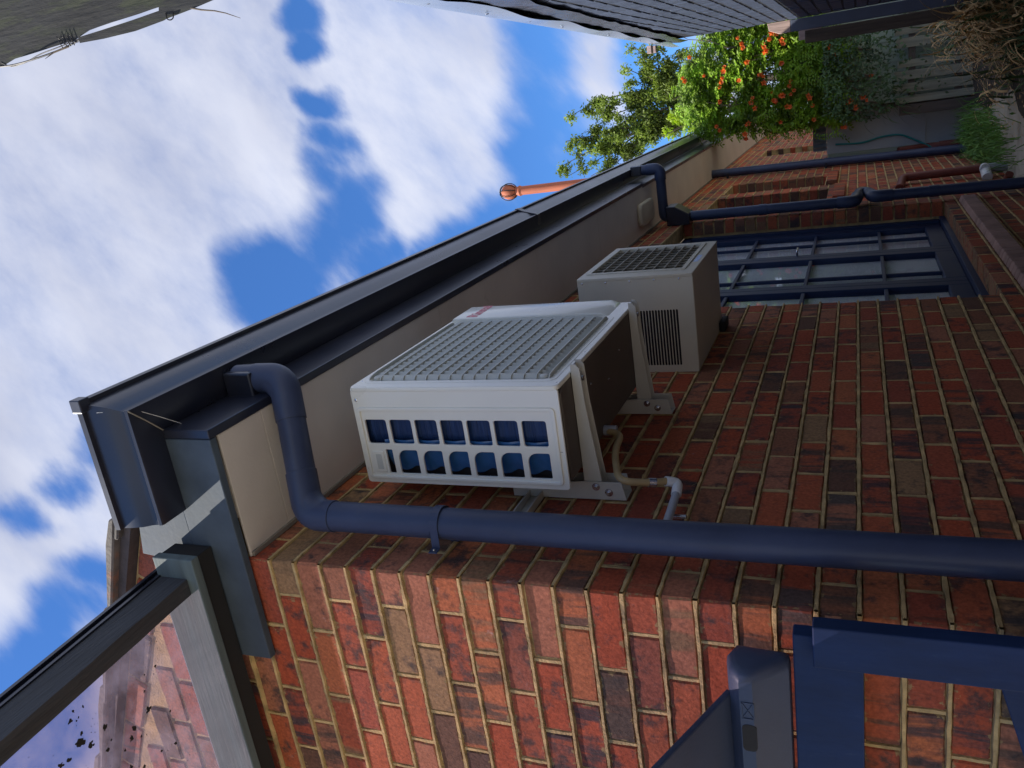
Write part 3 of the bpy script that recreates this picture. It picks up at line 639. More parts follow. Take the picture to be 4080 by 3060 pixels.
# ------------------------------------------------------------------ near air conditioner
AY0, AY1, AX0, AX1, AZ1, AZ0 = .345, 1.222, .085, .388, -.148, -.806
ac = thing('air_conditioner', 'newer off white air conditioner with a louvred front and blue coil behind its side grille', 'air conditioner', (.24, .78, AZ0))
core = MB(); core.box(AX0 + .006, AX1 - .004, AY0 + .055, AY1 - .004, AZ0 + .012, AZ1 - .01); core.build('housing', M['ac_white'], ac, bevel=.006)
SM = Matrix(((1, 0, 0, 0), (0, 0, 1, AY0 + .003), (0, 1, 0, 0), (0, 0, 0, 1)))     # plate plane x,z facing -y
top, bot = [], []
for i in range(7):
    z1 = -.176 - .0851 * i; top.append((.213, .293, z1 - .075, z1))
for i in range(6):
    z1 = -.270 - .0842 * i; bot.append((.115, .195, z1 - .069, z1))
loops = [rrect(AX0, AX1 - .002, AZ0, AZ1, .010, 4)]
loops += [rrect(a, b, c, d, .008, 3) for a, b, c, d in top]
for a, b, c, d in bot:                                        # lower windows have one big-radius corner
    lp = rrect(a, b, c, d, .006, 3)
    r = .030; arc = [(b - r + r * math.cos(math.radians(t)), d - r + r * math.sin(math.radians(t))) for t in (0, 18, 36, 54, 72, 90)]
    loops.append(arc + lp[4:])
loops += [rrect(.115, .196, -.254, -.229, .004, 2)]
plate('side_grille', loops, .005, SM, M['ac_white'], ac, bevel=.0012)
# raised rim round the grille
rim = plate('grille_rim', [rrect(.100, .330, -.790, -.160, .012, 4), rrect(.107, .323, -.783, -.167, .008, 4)], .013, SM, M['ac_white'], ac, bevel=.002)
pl = plate('side_seam', [rrect(.3385, .3395, AZ0 + .01, AZ1 - .01, .0003, 1)], .0062, SM, M['seam'], ac)
hp = MB(); hp.box(.120, .190, AY0 - .0035, AY0 + .001, -.222, -.182); ho = hp.build('handle_pocket', M['ac_white'], ac, bevel=.003)
hq = MB(); hq.box(.130, .180, AY0 - .0044, AY0 - .003, -.213, -.193); hq.build('handle_recess', M['ac_grille'], ho, bevel=.0006)
lt = MB(); lt.tube([(.20, AY0 - .0005, -.786), (.20, AY0 - .0005, -.800)], .0006, 5); lt.build('latch_slot', M['ac_dark'], ac)
# coil: bent fin block and its blue film sagging in the lower row
cl = MB(); xs = [.345 - i * .006 for i in range(24)]
vs = []; nz = 60
for i, x in enumerate(xs):
    for j in range(nz + 1):
        z = -.165 - .61 * j / nz; t = max(0, (.235 - x) / .12)
        y = AY0 + .018 + .028 * t + .0012 * math.sin(j * 2.4)
        vs.append((x, y, z))
cl.add(vs, [(i * (nz + 1) + j, (i + 1) * (nz + 1) + j, (i + 1) * (nz + 1) + j + 1, i * (nz + 1) + j + 1) for i in range(len(xs) - 1) for j in range(nz)])
cl.build('fin_coil', M['coil'], ac, smooth=True)
fl = MB(); vs = []; nu = 16
for i in range(nu + 1):
    u = i / nu; x = .222 - .095 * u
    for j in range(nz + 1):
        z = -.225 - .55 * j / nz; ph = (z + .27) / .0842 * 2 * math.pi
        vs.append((x - .008 * (1 + math.cos(ph)) * u, AY0 + .014 + .022 * u * u + .004 * math.sin(ph + u * 3), z))
fl.add(vs, [(i * (nz + 1) + j, (i + 1) * (nz + 1) + j, (i + 1) * (nz + 1) + j + 1, i * (nz + 1) + j + 1) for i in range(nu) for j in range(nz)])
M['film'] = pm('blue_film', (.03, .11, .27), .22, var=.2, scale=10, bump=.3, bscale=14)
fl.build('coil_film', M['film'], ac, smooth=True)
MB().box(AX0 + .01, AX1 - .01, AY0 + .047, AY0 + .053, AZ0 + .012, AZ1 - .01).build('coil_backing', M['ac_dark'], ac)
MB().box(AX0 + .01, AX0 + .02, AY0 + .02, AY0 + .03, AZ0 + .04, AZ1 - .03).build('coil_rail', M['steel'], ac)
# front panel: border with grille opening, smooth terminal cover with the maker's badge
FM = Matrix(((0, 0, 1, AX1), (1, 0, 0, 0), (0, 1, 0, 0), (0, 0, 0, 1)))            # plate plane y,z facing +x
plate('front_panel', [rrect(AY0, AY1, AZ0, AZ1, .014, 4), rrect(.398, 1.025, -.772, -.182, .026, 5)], .008, FM, M['ac_white'], ac, bevel=.003)
plate('grille_surround', [rrect(.380, 1.036, -.786, -.168, .030, 5), rrect(.398, 1.025, -.772, -.182, .026, 5)], .012, FM, M['ac_white'], ac, bevel=.002)
MB().box(AX1 - .022, AX1 - .020, .37, 1.04, -.785, -.17).build('fan_recess', M['ac_dark'], ac)
cv = MB(); cv.prism([(AX1 + .003, -.152), (AX1 + .020, -.160), (AX1 + .020, -.728), (AX1 + .003, -.770)], 'y', 1.045, AY1 - .004); cov = cv.build('terminal_cover', M['ac_white'], ac, bevel=.005, seg=3, smooth=True)
rb_ = []
for i in range(16):
    z = -.182 - .0388 * i
    pts = rounded([(AX1 - .018, .401, z), (AX1 + .016, .406, z), (AX1 + .020, .45, z), (AX1 + .020, 1.0, z), (AX1 + .0, 1.022, z)], .014, 3)
    mm = MB(); nn_ = len(pts); vs = []
    for k, p in enumerate(pts):
        q = pts[min(k + 1, nn_ - 1)] - pts[max(k - 1, 0)]; nrm = Vector((q.y, -q.x, 0)).normalized()
        vs += [p + Vector((0, 0, -.0017)), p + Vector((0, 0, .0017)), p - nrm * .014 + Vector((0, 0, .0017)), p - nrm * .014 + Vector((0, 0, -.0017))]
    mm.add(vs, [(k * 4 + a, k * 4 + (a + 1) % 4, (k + 1) * 4 + (a + 1) % 4, (k + 1) * 4 + a) for k in range(nn_ - 1) for a in range(4)] + [(3, 2, 1, 0), tuple(range(4 * nn_ - 4, 4 * nn_))])
    mm.build('grille_rib', M['ac_grille'], ac)
for i in range(20):
    y = .418 + .0311 * i
    pts = rounded([(AX1 + .004, y, -.185), (AX1 + .012, y, -.20), (AX1 + .012, y, -.735), (AX1 - .012, y, -.770)], .022, 4)
    mm = MB(); vs = []
    for p in pts:                                            # blade leans away from the camera
        vs += [p + Vector((.004, .0072, 0)), p + Vector((.0055, .0058, 0)), p + Vector((-.0075, -.0086, 0)), p + Vector((-.009, -.0072, 0))]
    nn_ = len(pts)
    mm.add(vs, [(k * 4 + a, k * 4 + (a + 1) % 4, (k + 1) * 4 + (a + 1) % 4, (k + 1) * 4 + a) for k in range(nn_ - 1) for a in range(4)] + [(3, 2, 1, 0), tuple(range(4 * nn_ - 4, 4 * nn_))])
    mm.build('grille_slat', M['ac_grille'], ac)
for z in (-.205, -.745):
    mm = MB(); mm.tube([(AX1 - .01, .418, z), (AX1 + .014, .418, z)], .012, 12); mm.build('grille_boss', M['ac_grille'], ac, bevel=.003, smooth=True)
tcu = bpy.data.curves.new('t', 'FONT'); tcu.body = 'Rinnai'; tcu.size = .062; tcu.extrude = .0004; tcu.space_character = 1.02; tcu.offset = .0012
to = bpy.data.objects.new('t', tcu); tme = bpy.data.meshes.new_from_object(to); bpy.data.objects.remove(to)
xs_ = [v.co.x for v in tme.vertices]; wdt = max(xs_) - min(xs_); tme.transform(Matrix.Scale(.158 / wdt, 4, (1, 0, 0)))
tme.transform(Matrix(((0, 0, 1, AX1 + .0206), (1, 0, 0, 1.058), (0, 1, 0, -.252), (0, 0, 0, 1)))); tme.materials.clear(); tme.materials.append(M['red_text'])
link('brand_lettering', tme, ac)
def screw(p, d, parent, r=.006):
    mm = MB(); p = Vector(p); d = Vector(d); mm.tube([p, p + d * .002, p + d * .0035], [r, r, r * .5], 10); mm.build('screw', M['steel'], parent, smooth=True)
for y in (.372, .64, 1.19): screw((AX1 + .004, y, -.797), (1, 0, 0), ac, .0045)
screw((AX1 + .004, .40, -.160), (1, 0, 0), ac, .0045)
screw((.355, AY0 + .0005, -.162), (0, -1, 0), ac, .005); screw((.13, AY0 + .0005, -.160), (0, -1, 0), ac, .005)
MB().box(AX0 - .001, AX1 + .003, AY0 + .001, AY1 + .001, AZ1 - .014, AZ1 + .003).build('top_cover', M['ac_white'], ac, bevel=.005, seg=3, smooth=True)
bs = MB(); bs.prism([(AX0 + .02, AY0 + .02), (AX1 - .02, AY0 + .012), (AX1 - .006, AY0 + .04), (AX1 - .006, AY1 - .03), (AX0 + .02, AY1 - .03)], 'z', AZ0 - .004, AZ0 + .014); bs.build('base_pan', M['ac_base'], ac, bevel=.003)
for y, x in ((.62, .30), (.80, .25), (.95, .30)): screw((x, y, AZ0 - .004), (0, 0, -1), ac, .004)

# ------------------------------------------------------------------ wall brackets under it
def bracket(y0, lab):
    b = thing('wall_bracket', lab, 'bracket', (.0, y0, -.86), 'beige steel wall brackets')
    m = MB(); m.prism([(.030, -.868), (.300, -.842), (.405, -.838), (.418, -.828), (.418, -.812), (.030, -.812)], 'y', y0, y0 + .004)
    m.prism([(.030, -.868), (.300, -.842), (.405, -.838), (.418, -.828), (.418, -.812), (.030, -.812)], 'y', y0 + .044, y0 + .048)
    m.box(.030, .412, y0 + .004, y0 + .044, -.8165, -.8125); m.build('arm', M['bracket'], b, bevel=.0008, seg=1)
    m = MB(); y2 = y0 - .004
    m.prism([(.006, -.935), (.062, -.925), (.062, -.80), (.040, -.60), (.030, -.585), (.006, -.585)], 'y', y2 - .004, y2)
    m.prism([(.006, -.935), (.062, -.925), (.062, -.80), (.040, -.60), (.030, -.585), (.006, -.585)], 'y', y2 + .056, y2 + .060)
    m.box(.006, .010, y2, y2 + .056, -.935, -.585); m.build('wall_leg', M['bracket'], b, bevel=.0008, seg=1)
    for x, z in ((.047, -.848), (.030, -.885)):
        m = MB(); m.tube([(x, y2 - .0035, z), (x, y2 - .008, z)], .0095, 6); m.tube([(x, y2 - .003, z), (x, y2 - .0055, z)], .012, 16); m.tube([(x, y2 - .008, z), (x, y2 - .013, z)], .005, 10); m.build('bolt', M['steel'], b)
    m = MB(); m.tube([(.37, y0 + .024, -.840), (.37, y0 + .024, -.8075)], .008, 8); m.build('foot_bolt', M['steel'], b)
    m = MB(); m.box(.35, .392, y0 + .002, y0 + .046, -.8115, -.8065); m.build('rubber_pad', M['ac_dark'], b)
    return b
bracket(.452, 'beige steel wall bracket under the near end of the new air conditioner')
bracket(1.115, 'beige steel wall bracket under the far end of the new air conditioner')
m = MB(); m.box(.001, .0045, .26, 1.25, -.678, -.636); m.box(.001, .026, .26, 1.25, -.679, -.6755); m.box(.001, .026, .26, 1.25, -.6385, -.635)
tag(m.build('mounting_rail', M['bracket'], None), 'steel channel fixed along the bricks behind the new air conditioner', 'rail')
hs = thing('drain_hose', 'tan drain hose curling from under the air conditioner into a white elbow on the bricks', 'hose', (.1, .7, -.86))
hpth = rounded([(.115, .700, -.812), (.115, .670, -.872), (.115, .540, -.885), (.095, .385, -.935), (.070, .440, -1.03), (.062, .470, -1.055)], .05, 7)
m = MB(); m.tube(hpth, .0105, 14); m.build('hose', M['hose'], hs, smooth=True)
m = MB(); m.tube([(.115, .700, -.806), (.115, .700, -.850)], .016, 16); m.build('drain_spigot', M['pvc_grey'], hs, smooth=True, bevel=.002)
m = MB(); m.tube([(.075, .428, -1.008), (.070, .438, -1.026)], .0135, 16); m.build('hose_clamp', M['steel'], hs, smooth=True)
m = MB(); m.tube(rounded([(.064, .462, -1.048), (.050, .485, -1.078), (.040, .430, -1.082)], .02, 5), .0145, 14); m.build('pvc_elbow', M['pvc'], hs, smooth=True, bevel=.001)
m = MB(); m.tube([(.040, .440, -1.081), (.040, .235, -1.090)], .0115, 14); m.build('conduit', M['pvc_grey'], hs, smooth=True)
m = MB(); m.box(.001, .012, .36, .372, -1.12, -1.06); m.build('conduit_clip', M['steel'], hs, bevel=.002)

# ------------------------------------------------------------------ old box air conditioner
BX, BY0, BY1, BZ1, BZ0 = .403, 1.585, 2.235, -.478, -.952
a2 = thing('air_conditioner', 'old cream box air conditioner through the wall, with a coarse grille and side vents', 'air conditioner', (.2, 1.9, BZ0))
YM = Matrix(((1, 0, 0, 0), (0, 0, 1, BY0 + .001), (0, 1, 0, 0), (0, 0, 0, 1)))
lps = [rrect(.001, BX, BZ0, BZ1, .002, 1)]
for i in range(14):
    z = -.718 - .0122 * i; lps.append(rrect(.030, .266, z - .0088, z, .004, 3))
plate('side_panel', lps, .004, YM, M['old_cream'], a2)
MB().box(.004, BX - .03, BY0 + .012, BY0 + .016, BZ0 + .01, BZ1 - .01).build('vent_backing', M['ac_dark'], a2)
m = MB(); m.box(.001, BX - .004, BY0 + .016, BY1, BZ0, BZ1); m.build('housing', M['old_cream'], a2, bevel=.003)
XM = Matrix(((0, 0, 1, BX), (1, 0, 0, 0), (0, 1, 0, 0), (0, 0, 0, 1)))
plate('front_frame', [rrect(BY0 - .001, BY1 + .002, BZ0, BZ1, .003, 2), rrect(1.668, 2.185, -.905, -.505, .003, 2)], .012, XM, M['old_cream'], a2, bevel=.001)
plate('inner_frame', [rrect(1.66, 2.193, -.912, -.497, .003, 2), rrect(1.675, 2.178, -.896, -.512, .003, 2)], .020, XM, M['old_cream'], a2, bevel=.001)
MB().box(BX - .016, BX - .014, 1.66, 2.19, -.91, -.50).build('coil', M['old_grille'], a2)
for i in range(8):
    z = -.555 - .0435 * i; MB().box(BX - .010, BX + .008, 1.675, 2.178, z - .0018, z + .0018).build('grille_rib', M['old_grille'], a2)
for i in range(9):
    y = 1.705 + .054 * i; s = MB(); s.prism([(BX + .004, y - .008), (BX + .006, y - .008), (BX - .012, y + .024), (BX - .014, y + .024)], 'z', -.896, -.512); s.build('grille_slat', M['old_grille'], a2)
MB().box(BX + .0065, BX + .0075, 1.80, 1.93, -.938, -.920).build('sticker', M['gray_sticker'], a2)
for z in (-.50, -.60, -.70, -.80, -.90): screw((BX - .012, BY0 - .001, z), (0, -1, 0), a2, .004)
m = MB(); m.box(.002, .05, BY1 - .1, BY1 + .02, BZ0 - .03, BZ0 - .001); m.build('support_block', M['ac_dark'], a2, bevel=.008)

# ------------------------------------------------------------------ terracotta vent pipe behind the roof
tp = thing('vent_pipe', 'terracotta vent pipe with a wire-caged ball top rising above the gutter', 'vent pipe', (-.13, 11, .65))
bx, by = -.105, 11.0
m = MB(); m.tube([(bx + .015, by, .55), (bx, by, 3.50)], [.078, .070], 20); m.build('pipe', M['terracotta'], tp, smooth=True)
m = MB(); m.lathe((bx, by, 3.46), [(.072, 0), (.086, .03), (.074, .06), (.066, .09)]); m.build('collar', M['terracotta'], tp, smooth=True)
m = MB(); m.lathe((bx, by, 3.68), [(.02, -.135), (.085, -.105), (.118, -.04), (.122, .03), (.095, .09), (.05, .125), (.01, .133)], 24); m.build('ball_cowl', M['terracotta'], tp, smooth=True)
for i in range(4):
    a = math.pi * i / 4 + .3; m = MB(); pts = [(bx + .138 * math.cos(t) * math.cos(a), by + .138 * math.cos(t) * math.sin(a), 3.69 + .155 * math.sin(t)) for t in [math.radians(-60 + 300 * k / 22) for k in range(23)]]
    m.tube(pts, .007, 6); m.build('cage_wire', M['wire'], tp, smooth=True)

# ------------------------------------------------------------------ pergola over the patio
pg = thing('pergola', 'dark stained pergola with tinted plastic roofing spotted with black mould', 'pergola', (-.5, -.3, GZ))
m = MB(); m.box(-2.6, .056, -.120, -.092, .160, .305); m.build('beam', M['timber_green'], pg, bevel=.003)
m = MB(); m.box(-2.6, .052, -.091, -.034, .166, .300); m.build('gap_shade_block', M['gap_shade'], pg, bevel=.002)  # added block, coloured black as the shade between beam and fascia
m = MB(); m.box(-2.6, -.14, -.085, -.040, .308, .352); m.build('ledger', M['timber_green'], pg, bevel=.003)
def raf(x0, x1):
    s = lambda y: .09 * (y + .12)
    r = thing_part = MB(); ya_, yb_ = -.121, -3.0; dx = (x1 - x0)
    sk = -.045 * 0
    vs = []
    for y in (ya_, yb_):
        o_ = s(y) - (.0); 
        vs += [(x0, y, .195 + o_), (x1, y, .195 + o_), (x1, y, .293 + o_), (x0, y, .293 + o_)]
    N = 40; vs = []
    for i in range(N + 1):
        y = ya_ + (yb_ - ya_) * i / N; o_ = s(y); j = lambda q: .0022 * mnoise.noise(Vector((y * 9, q, x0 * 5)))
        vs += [(x0 + j(1), y, .195 + o_ + j(2)), (x1 + j(3), y, .195 + o_ + j(4)), (x1 + j(5), y, .293 + o_), (x0 + j(6), y, .293 + o_)]
    r.add(vs, [(i * 4 + k, i * 4 + (k + 1) % 4, i * 4 + 4 + (k + 1) % 4, i * 4 + 4 + k) for i in range(N) for k in range(4)] + [(3, 2, 1, 0), tuple(range(4 * N, 4 * N + 4))])
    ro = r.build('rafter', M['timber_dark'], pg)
    c = MB()
    for w0, w1, z0, z1 in ((x0 - .01, x1 + .005, .294, .303), (x0 - .004, x1 + .001, .303, .312), (x0 - .02, x1 + .008, .3185, .330)):
        c.add([(x, y, z + s(y)) for y in (ya_ + .03, yb_) for x, z in ((w0, z0), (w1, z0), (w1, z1), (w0, z1))], [(3, 2, 1, 0), (4, 5, 6, 7)] + [(k, (k + 1) % 4, (k + 1) % 4 + 4, k + 4) for k in range(4)])
    c.build('glazing_bar', M['slate_metal'], ro)
raf(-.055, -.006); raf(-2.35, -2.30)
sh = MB(); s = lambda y: .315 + .09 * (y + .12)
sh.add([(x, y, s(y) + dz) for dz in (0, .003) for y in (-.07, -3.0) for x in (-2.6, -.012)], [(0, 1, 3, 2), (4, 6, 7, 5), (0, 4, 5, 1), (2, 3, 7, 6), (0, 2, 6, 4), (1, 5, 7, 3)])
sho = sh.build('roof_sheet', M['sheet'], pg)
ms = MB(); SP = [(-0.249, -0.505, 0.0147), (-0.281, -0.481, 0.0104), (-0.18, -0.509, 0.0064), (-0.163, -0.492, 0.0046), (-0.173, -0.463, 0.0037), (-0.188, -0.484, 0.0031), (-0.193, -0.493, 0.0031), (-0.271, -0.426, 0.0085), (-0.332, -0.44, 0.0072), (-0.265, -0.548, 0.0073), (-0.261, -0.57, 0.0071), (-0.337, -0.284, 0.009), (-0.347, -0.346, 0.0087), (-0.364, -0.363, 0.0068), (-0.5, -0.235, 0.0053), (-0.478, -0.289, 0.0047), (-0.378, -0.394, 0.0042), (-0.399, -0.218, 0.0041), (-0.241, -0.217, 0.0049), (-0.435, -0.394, 0.0062), (-0.47, -0.357, 0.0065), (-0.385, -0.334, 0.0044), (-0.233, -0.492, 0.0053), (-0.317, -0.421, 0.0035), (-0.237, -0.261, 0.0028), (-0.279, -0.277, 0.0038)]
for x, y, r in SP:
    for q in range(7):
        a = rnd.uniform(0, 6.3); d = r * (rnd.uniform(.3, 1.0) if q else 0); rr = r * (rnd.uniform(.2, .5) if q else .72); cx, cy = x + d * math.cos(a), y + d * math.sin(a); n_ = 9
        vs = [(cx + rr * (1 + .3 * rnd.uniform(-1, 1)) * math.cos(6.283 * k / n_), cy + rr * (1 + .3 * rnd.uniform(-1, 1)) * math.sin(6.283 * k / n_), s(cy) - .001) for k in range(n_)]
        ms.add(vs, [tuple(range(n_))])
for q in range(140):
    x, y = rnd.uniform(-.6, -.1), rnd.uniform(-.65, -.15); r = rnd.uniform(.0006, .0016); ms.add([(x + r * math.cos(6.283 * k / 6), y + r * math.sin(6.283 * k / 6), s(y) - .001) for k in range(6)], [tuple(range(6))])
ms.build('mould_spots', M['mould'], sho, kind='stuff')

# ------------------------------------------------------------------ navy timber gate in front of the end wall
gt = thing('gate', 'navy painted timber gate frame with a rail and brace against the brick end wall', 'gate', (-.4, -.13, GZ))
MB().box(-.030, .066, -.150, -.112, GZ + .05, -1.462).build('stile', M['gate_paint'], gt, bevel=.003)
MB().box(-1.2, .015, -.110, -.072, -1.555, -1.421).build('rail', M['gate_paint'], gt, bevel=.003)
m = MB(); m.prism([(-.028, -1.785), (-1.2, -2.12), (-1.2, -2.26), (-.028, -1.925)], 'y', -.110, -.074); m.build('brace', M['gate_paint'], gt, bevel=.003)
MB().box(-1.2, -.030, -.110, -.072, -2.60, -2.46).build('rail', M['gate_paint'], gt, bevel=.003)
# ------------------------------------------------------------------ moulded plastic lid above the rail
ld = thing('plastic_lid', 'raised blue-grey moulded plastic lid with a handle slot above the navy gate rail', 'lid', (-.4, -.2, -1.42))
m = MB(); prof = [(-.088, -1.414), (-.120, -1.412), (-.168, -1.358), (-.181, -1.345), (-.181, -1.318), (-.160, -1.296), (-.115, -1.286), (-.080, -1.300)]
secs = [(-.040, .66), (-.044, .86), (-.052, .96), (-.068, 1.0), (-.155, 1.0), (-.158, 1.0), (-.235, 1.0), (-.238, 1.0), (-1.1, 1.0)]
cy, cz = -.125, -1.345; vs = []
for x, q in secs: vs += [(x, cy + (py - cy) * q, cz + (pz - cz) * q) for py, pz in prof]
n_ = len(prof); m.add(vs, [(i * n_ + k, i * n_ + (k + 1) % n_, (i + 1) * n_ + (k + 1) % n_, (i + 1) * n_ + k) for i in range(len(secs) - 1) for k in range(n_)] + [tuple(range(n_))[::-1], tuple(range((len(secs) - 1) * n_, len(secs) * n_))])
rimo = m.build('rim', M['lid'], ld, smooth=True)
m = MB(); m.add([(-.115, -.150, -1.299), (-.112, -.70, -1.060), (-1.1, -.70, -1.060), (-1.1, -.150, -1.299), (-.115, -.140, -1.287), (-.112, -.70, -1.045), (-1.1, -.70, -1.045), (-1.1, -.140, -1.287)], [(0, 3, 2, 1), (4, 5, 6, 7), (0, 1, 5, 4), (1, 2, 6, 5), (2, 3, 7, 6), (3, 0, 4, 7)]); m.build('panel', M['lid'], ld, bevel=.004)
m = MB(); m.prism(rrect(-.236, -.168, -1.349, -1.320, .010, 4), 'y', -.1820, -.170); m.build('handle_slot', M['ac_dark'], ld)
for x0 in (-.152, -.335):
    m = MB(); a, b, c, d = x0, x0 + .040, -1.346, -1.322
    m.bar((a, -.182, c), (b, -.182, c), .002, .002, Vector((0, -1, 0))); m.bar((a, -.182, d), (b, -.182, d), .002, .002, Vector((0, -1, 0)))
    m.bar((a, -.182, c), (b, -.182, d), .0016, .002, Vector((0, -1, 0))); m.bar((a, -.182, d), (b, -.182, c), .0016, .002, Vector((0, -1, 0)))
    m.bar((a, -.182, c), (a, -.182, d), .0016, .002, Vector((0, -1, 0))); m.bar((b, -.182, c), (b, -.182, d), .0016, .002, Vector((0, -1, 0))); m.build('grip_rib', M['lid'], ld)

# ------------------------------------------------------------------ neighbour's painted brick wall
NXW = 1.5; NY1 = 6.2
nw = thing('boundary_wall', 'slate painted brick boundary wall capped with bright metal flashing', 'wall', (NXW, 3.5, GZ))
ctop = lambda y: -.30 + .054 * (y - .6)                          # raking top of the wall under the cap
m = MB(); m.add([(x, y, z) for x in (NXW + .004, NXW + .22) for y, z in ((-5, GZ - .1), (NY1 + .004, GZ - .1), (NY1 + .004, ctop(NY1) - .03), (-5, ctop(-5) - .03))], [(0, 1, 2, 3), (4, 7, 6, 5), (0, 4, 5, 1), (1, 5, 6, 2), (2, 6, 7, 3), (3, 7, 4, 0)])
nwo = m.build('wall_core', M['mortar_paint'], nw)
nb = []
for k in range(3, 32):
    zc = -CP * k - CP / 2; a = -4.9 + (H if k % 2 else 0); js = [a]
    while a < NY1 - .05: a = min(a + P, NY1); js.append(a)
    for p_, q_ in zip(js, js[1:]):
        if zc + .05 > ctop((p_ + q_) / 2) - .06 or q_ - p_ < .04: continue
        nb.append((brick_mw((NXW, (p_ + q_) / 2, zc), (-1, 0, 0), q_ - p_ - .012, .073, .105), q_ - p_ - .012, 'n'))
emit(nb, {'n': nwo}, 300, BRP, M['brick_painted'], {'n': nw})
m = MB(); N = 150; vs = []
for i in range(N + 1):
    y = -5 + (NY1 + 5.25) * i / N; t = ctop(y)
    for k, dz in enumerate((.05, -.02, -.09, -.16 - .03 * mnoise.noise(Vector((y * 2.3, 0, 0))))):
        vs.append((NXW - .012 - (.006 * mnoise.noise(Vector((y * 6, k * 1.7, 2))) if k else 0) - (.008 if k == 2 else 0), y, t + dz))
m.add(vs, [(i * 4 + k, i * 4 + k + 1, i * 4 + 5 + k, i * 4 + 4 + k) for i in range(N) for k in range(3)]); m.build('membrane', M['membrane'], nw, smooth=True)
m = MB(); N = 120; vs = []
for i in range(N + 1):
    y = -5 + 11.85 * i / N; t = -.245 + .0545 * (y - 1.0); wv = .010 * math.sin(y * 5.5) + .006 * mnoise.noise(Vector((y * 4, 1, 1)))
    vs += [(NXW + .20, y, t + .02), (NXW - .030, y, t + .004), (NXW - .034 + .3 * wv, y, t - .04), (NXW - .030 + wv, y, t - .098 + .4 * wv)]
m.add(vs, [(i * 4 + k, i * 4 + k + 1, i * 4 + 5 + k, i * 4 + 4 + k) for i in range(N) for k in range(3)]); cap = m.build('metal_capping', M['cap'], nw, smooth=True)
for i in range(11):
    y = 1.0 + .55 * i; t = -.245 + .0545 * (y - 1.0); screw((NXW - .034, y, t - .045), (-1, 0, 0), cap, .008)
m = MB(); m.box(NXW - .10, NXW - .04, 5.62, 5.70, .01, .045); m.box(NXW - .095, NXW - .04, 5.75, 5.80, .0, .03); m.build('timber_packer', M['timber_pale'], nw, bevel=.002)
MB().box(1.405, 1.497, 6.205, 6.29, GZ, -1.046).build('corner_board', M['gate_paint'] if False else M['board_blue'] if 'board_blue' in M else pm('board_slate_blue', (.10, .12, .18), .5, var=.12, scale=4, bump=.15), nw, bevel=.004)
m = MB(); m.prism([(1.500, -.86), (1.500, -1.043), (1.405, -1.043), (1.405, -.95), (1.44, -.87)], 'y', 6.21, 6.29); m.build('post_head', M['timber_pale'], nw, bevel=.003)
MB().box(1.30, 1.400, 6.32, 6.40, GZ, -1.15).build('fence_post', M['timber_brown'], nw, bevel=.004)
MB().box(1.33, 1.48, 6.34, 6.37, -1.28, -1.10).build('timber_offcut', M['timber_pale'], nw, bevel=.003)

# ------------------------------------------------------------------ paling fence and sheet panel across the end of the alley
fe = thing('paling_fence', 'weathered grey paling fence with wide gaps across the end of the alley', 'fence', (.8, 8.8, GZ))
for a, b in ((1.50, 1.59), (1.29, 1.37), (1.155, 1.255), (.955, 1.03), (.825, .92), (.69, .79), (.585 - .0, .66), (1.40, 1.47)):
    m = MB(); t = -1.94 + rnd.uniform(-.02, .02); m.box(a, b, 8.80, 8.815, GZ + rnd.uniform(0, .02), t); m.build('paling', M['timber_grey'], fe, bevel=.002)
MB().box(.46, .565, 8.79, 8.86, GZ, -1.98).build('fence_post', M['timber_brown'], fe, bevel=.004)
for z in (-2.10, -2.55): MB().box(.5, 1.6, 8.82, 8.86, z - .035, z + .035).build('rail', M['timber_brown'], fe, bevel=.003)
fu = thing('screen_fence', 'pale green boarded screen behind the flowering vine', 'fence', (1.0, 9.02, GZ))
x = .60
while x < 1.75:
    m = MB(); m.box(x, x + .105, 9.02, 9.035, GZ, -1.05 + rnd.uniform(-.03, .03)); m.build('board', M['board_green'], fu, bevel=.002); x += .107
MB().box(.55, 1.8, 9.037, 9.05, GZ, -1.12).build('backing_board', M['timber_brown'], fu); MB().box(.55, 1.8, 9.05, 9.08, -1.30, -1.22).build('rail', M['timber_brown'], fu, bevel=.002)
pn = thing('sheet_panel', 'plain grey sheet panel standing beside the house at the alley end', 'panel', (.3, 9.15, GZ))
MB().box(.100, .575, 9.150, 9.175, -2.26, -1.215).build('panel', M['panel'], pn, bevel=.003)
MB().box(.02, .60, 9.18, 9.22, GZ, -2.262).build('plinth', M['panel'], pn, bevel=.003)
MB().box(.02, .098, 9.16, 9.2, -2.9, -1.22).build('side_strip', M['board_green'], pn, bevel=.002)
m = MB(); N = 24; vs = []
for i in range(N + 1): vs += [(.14 + .36 * i / N, 9.20 + .014 * math.sin(i * 1.6), z) for z in (-1.212, -1.06)]
m.add(vs, [(i * 2, i * 2 + 1, i * 2 + 3, i * 2 + 2) for i in range(N)]); m.build('corrugated_strip', M['corrugated'], pn, smooth=True)
m = MB(); m.tube(rounded([(.52, 9.12, -1.17), (.60, 9.12, -1.17), (.665, 9.10, -1.20)], .03), .024, 14); m.tube([(.655, 9.10, -1.19), (.70, 9.09, -1.235)], .031, 14); m.build('pipe_fitting', M['pvc'], pn, smooth=True)
m = MB(); m.tube(rounded([(.205, 9.135, -1.31), (.185, 9.135, -1.60), (.235, 9.13, -1.80), (.24, 9.13, -2.00), (.16, 9.12, -2.15), (.06, 9.10, -2.32)], .08, 6), .011, 8); tag(m.build('garden_hose', M['garden_hose'], None, smooth=True), 'teal garden hose hanging over the grey sheet panel', 'hose')
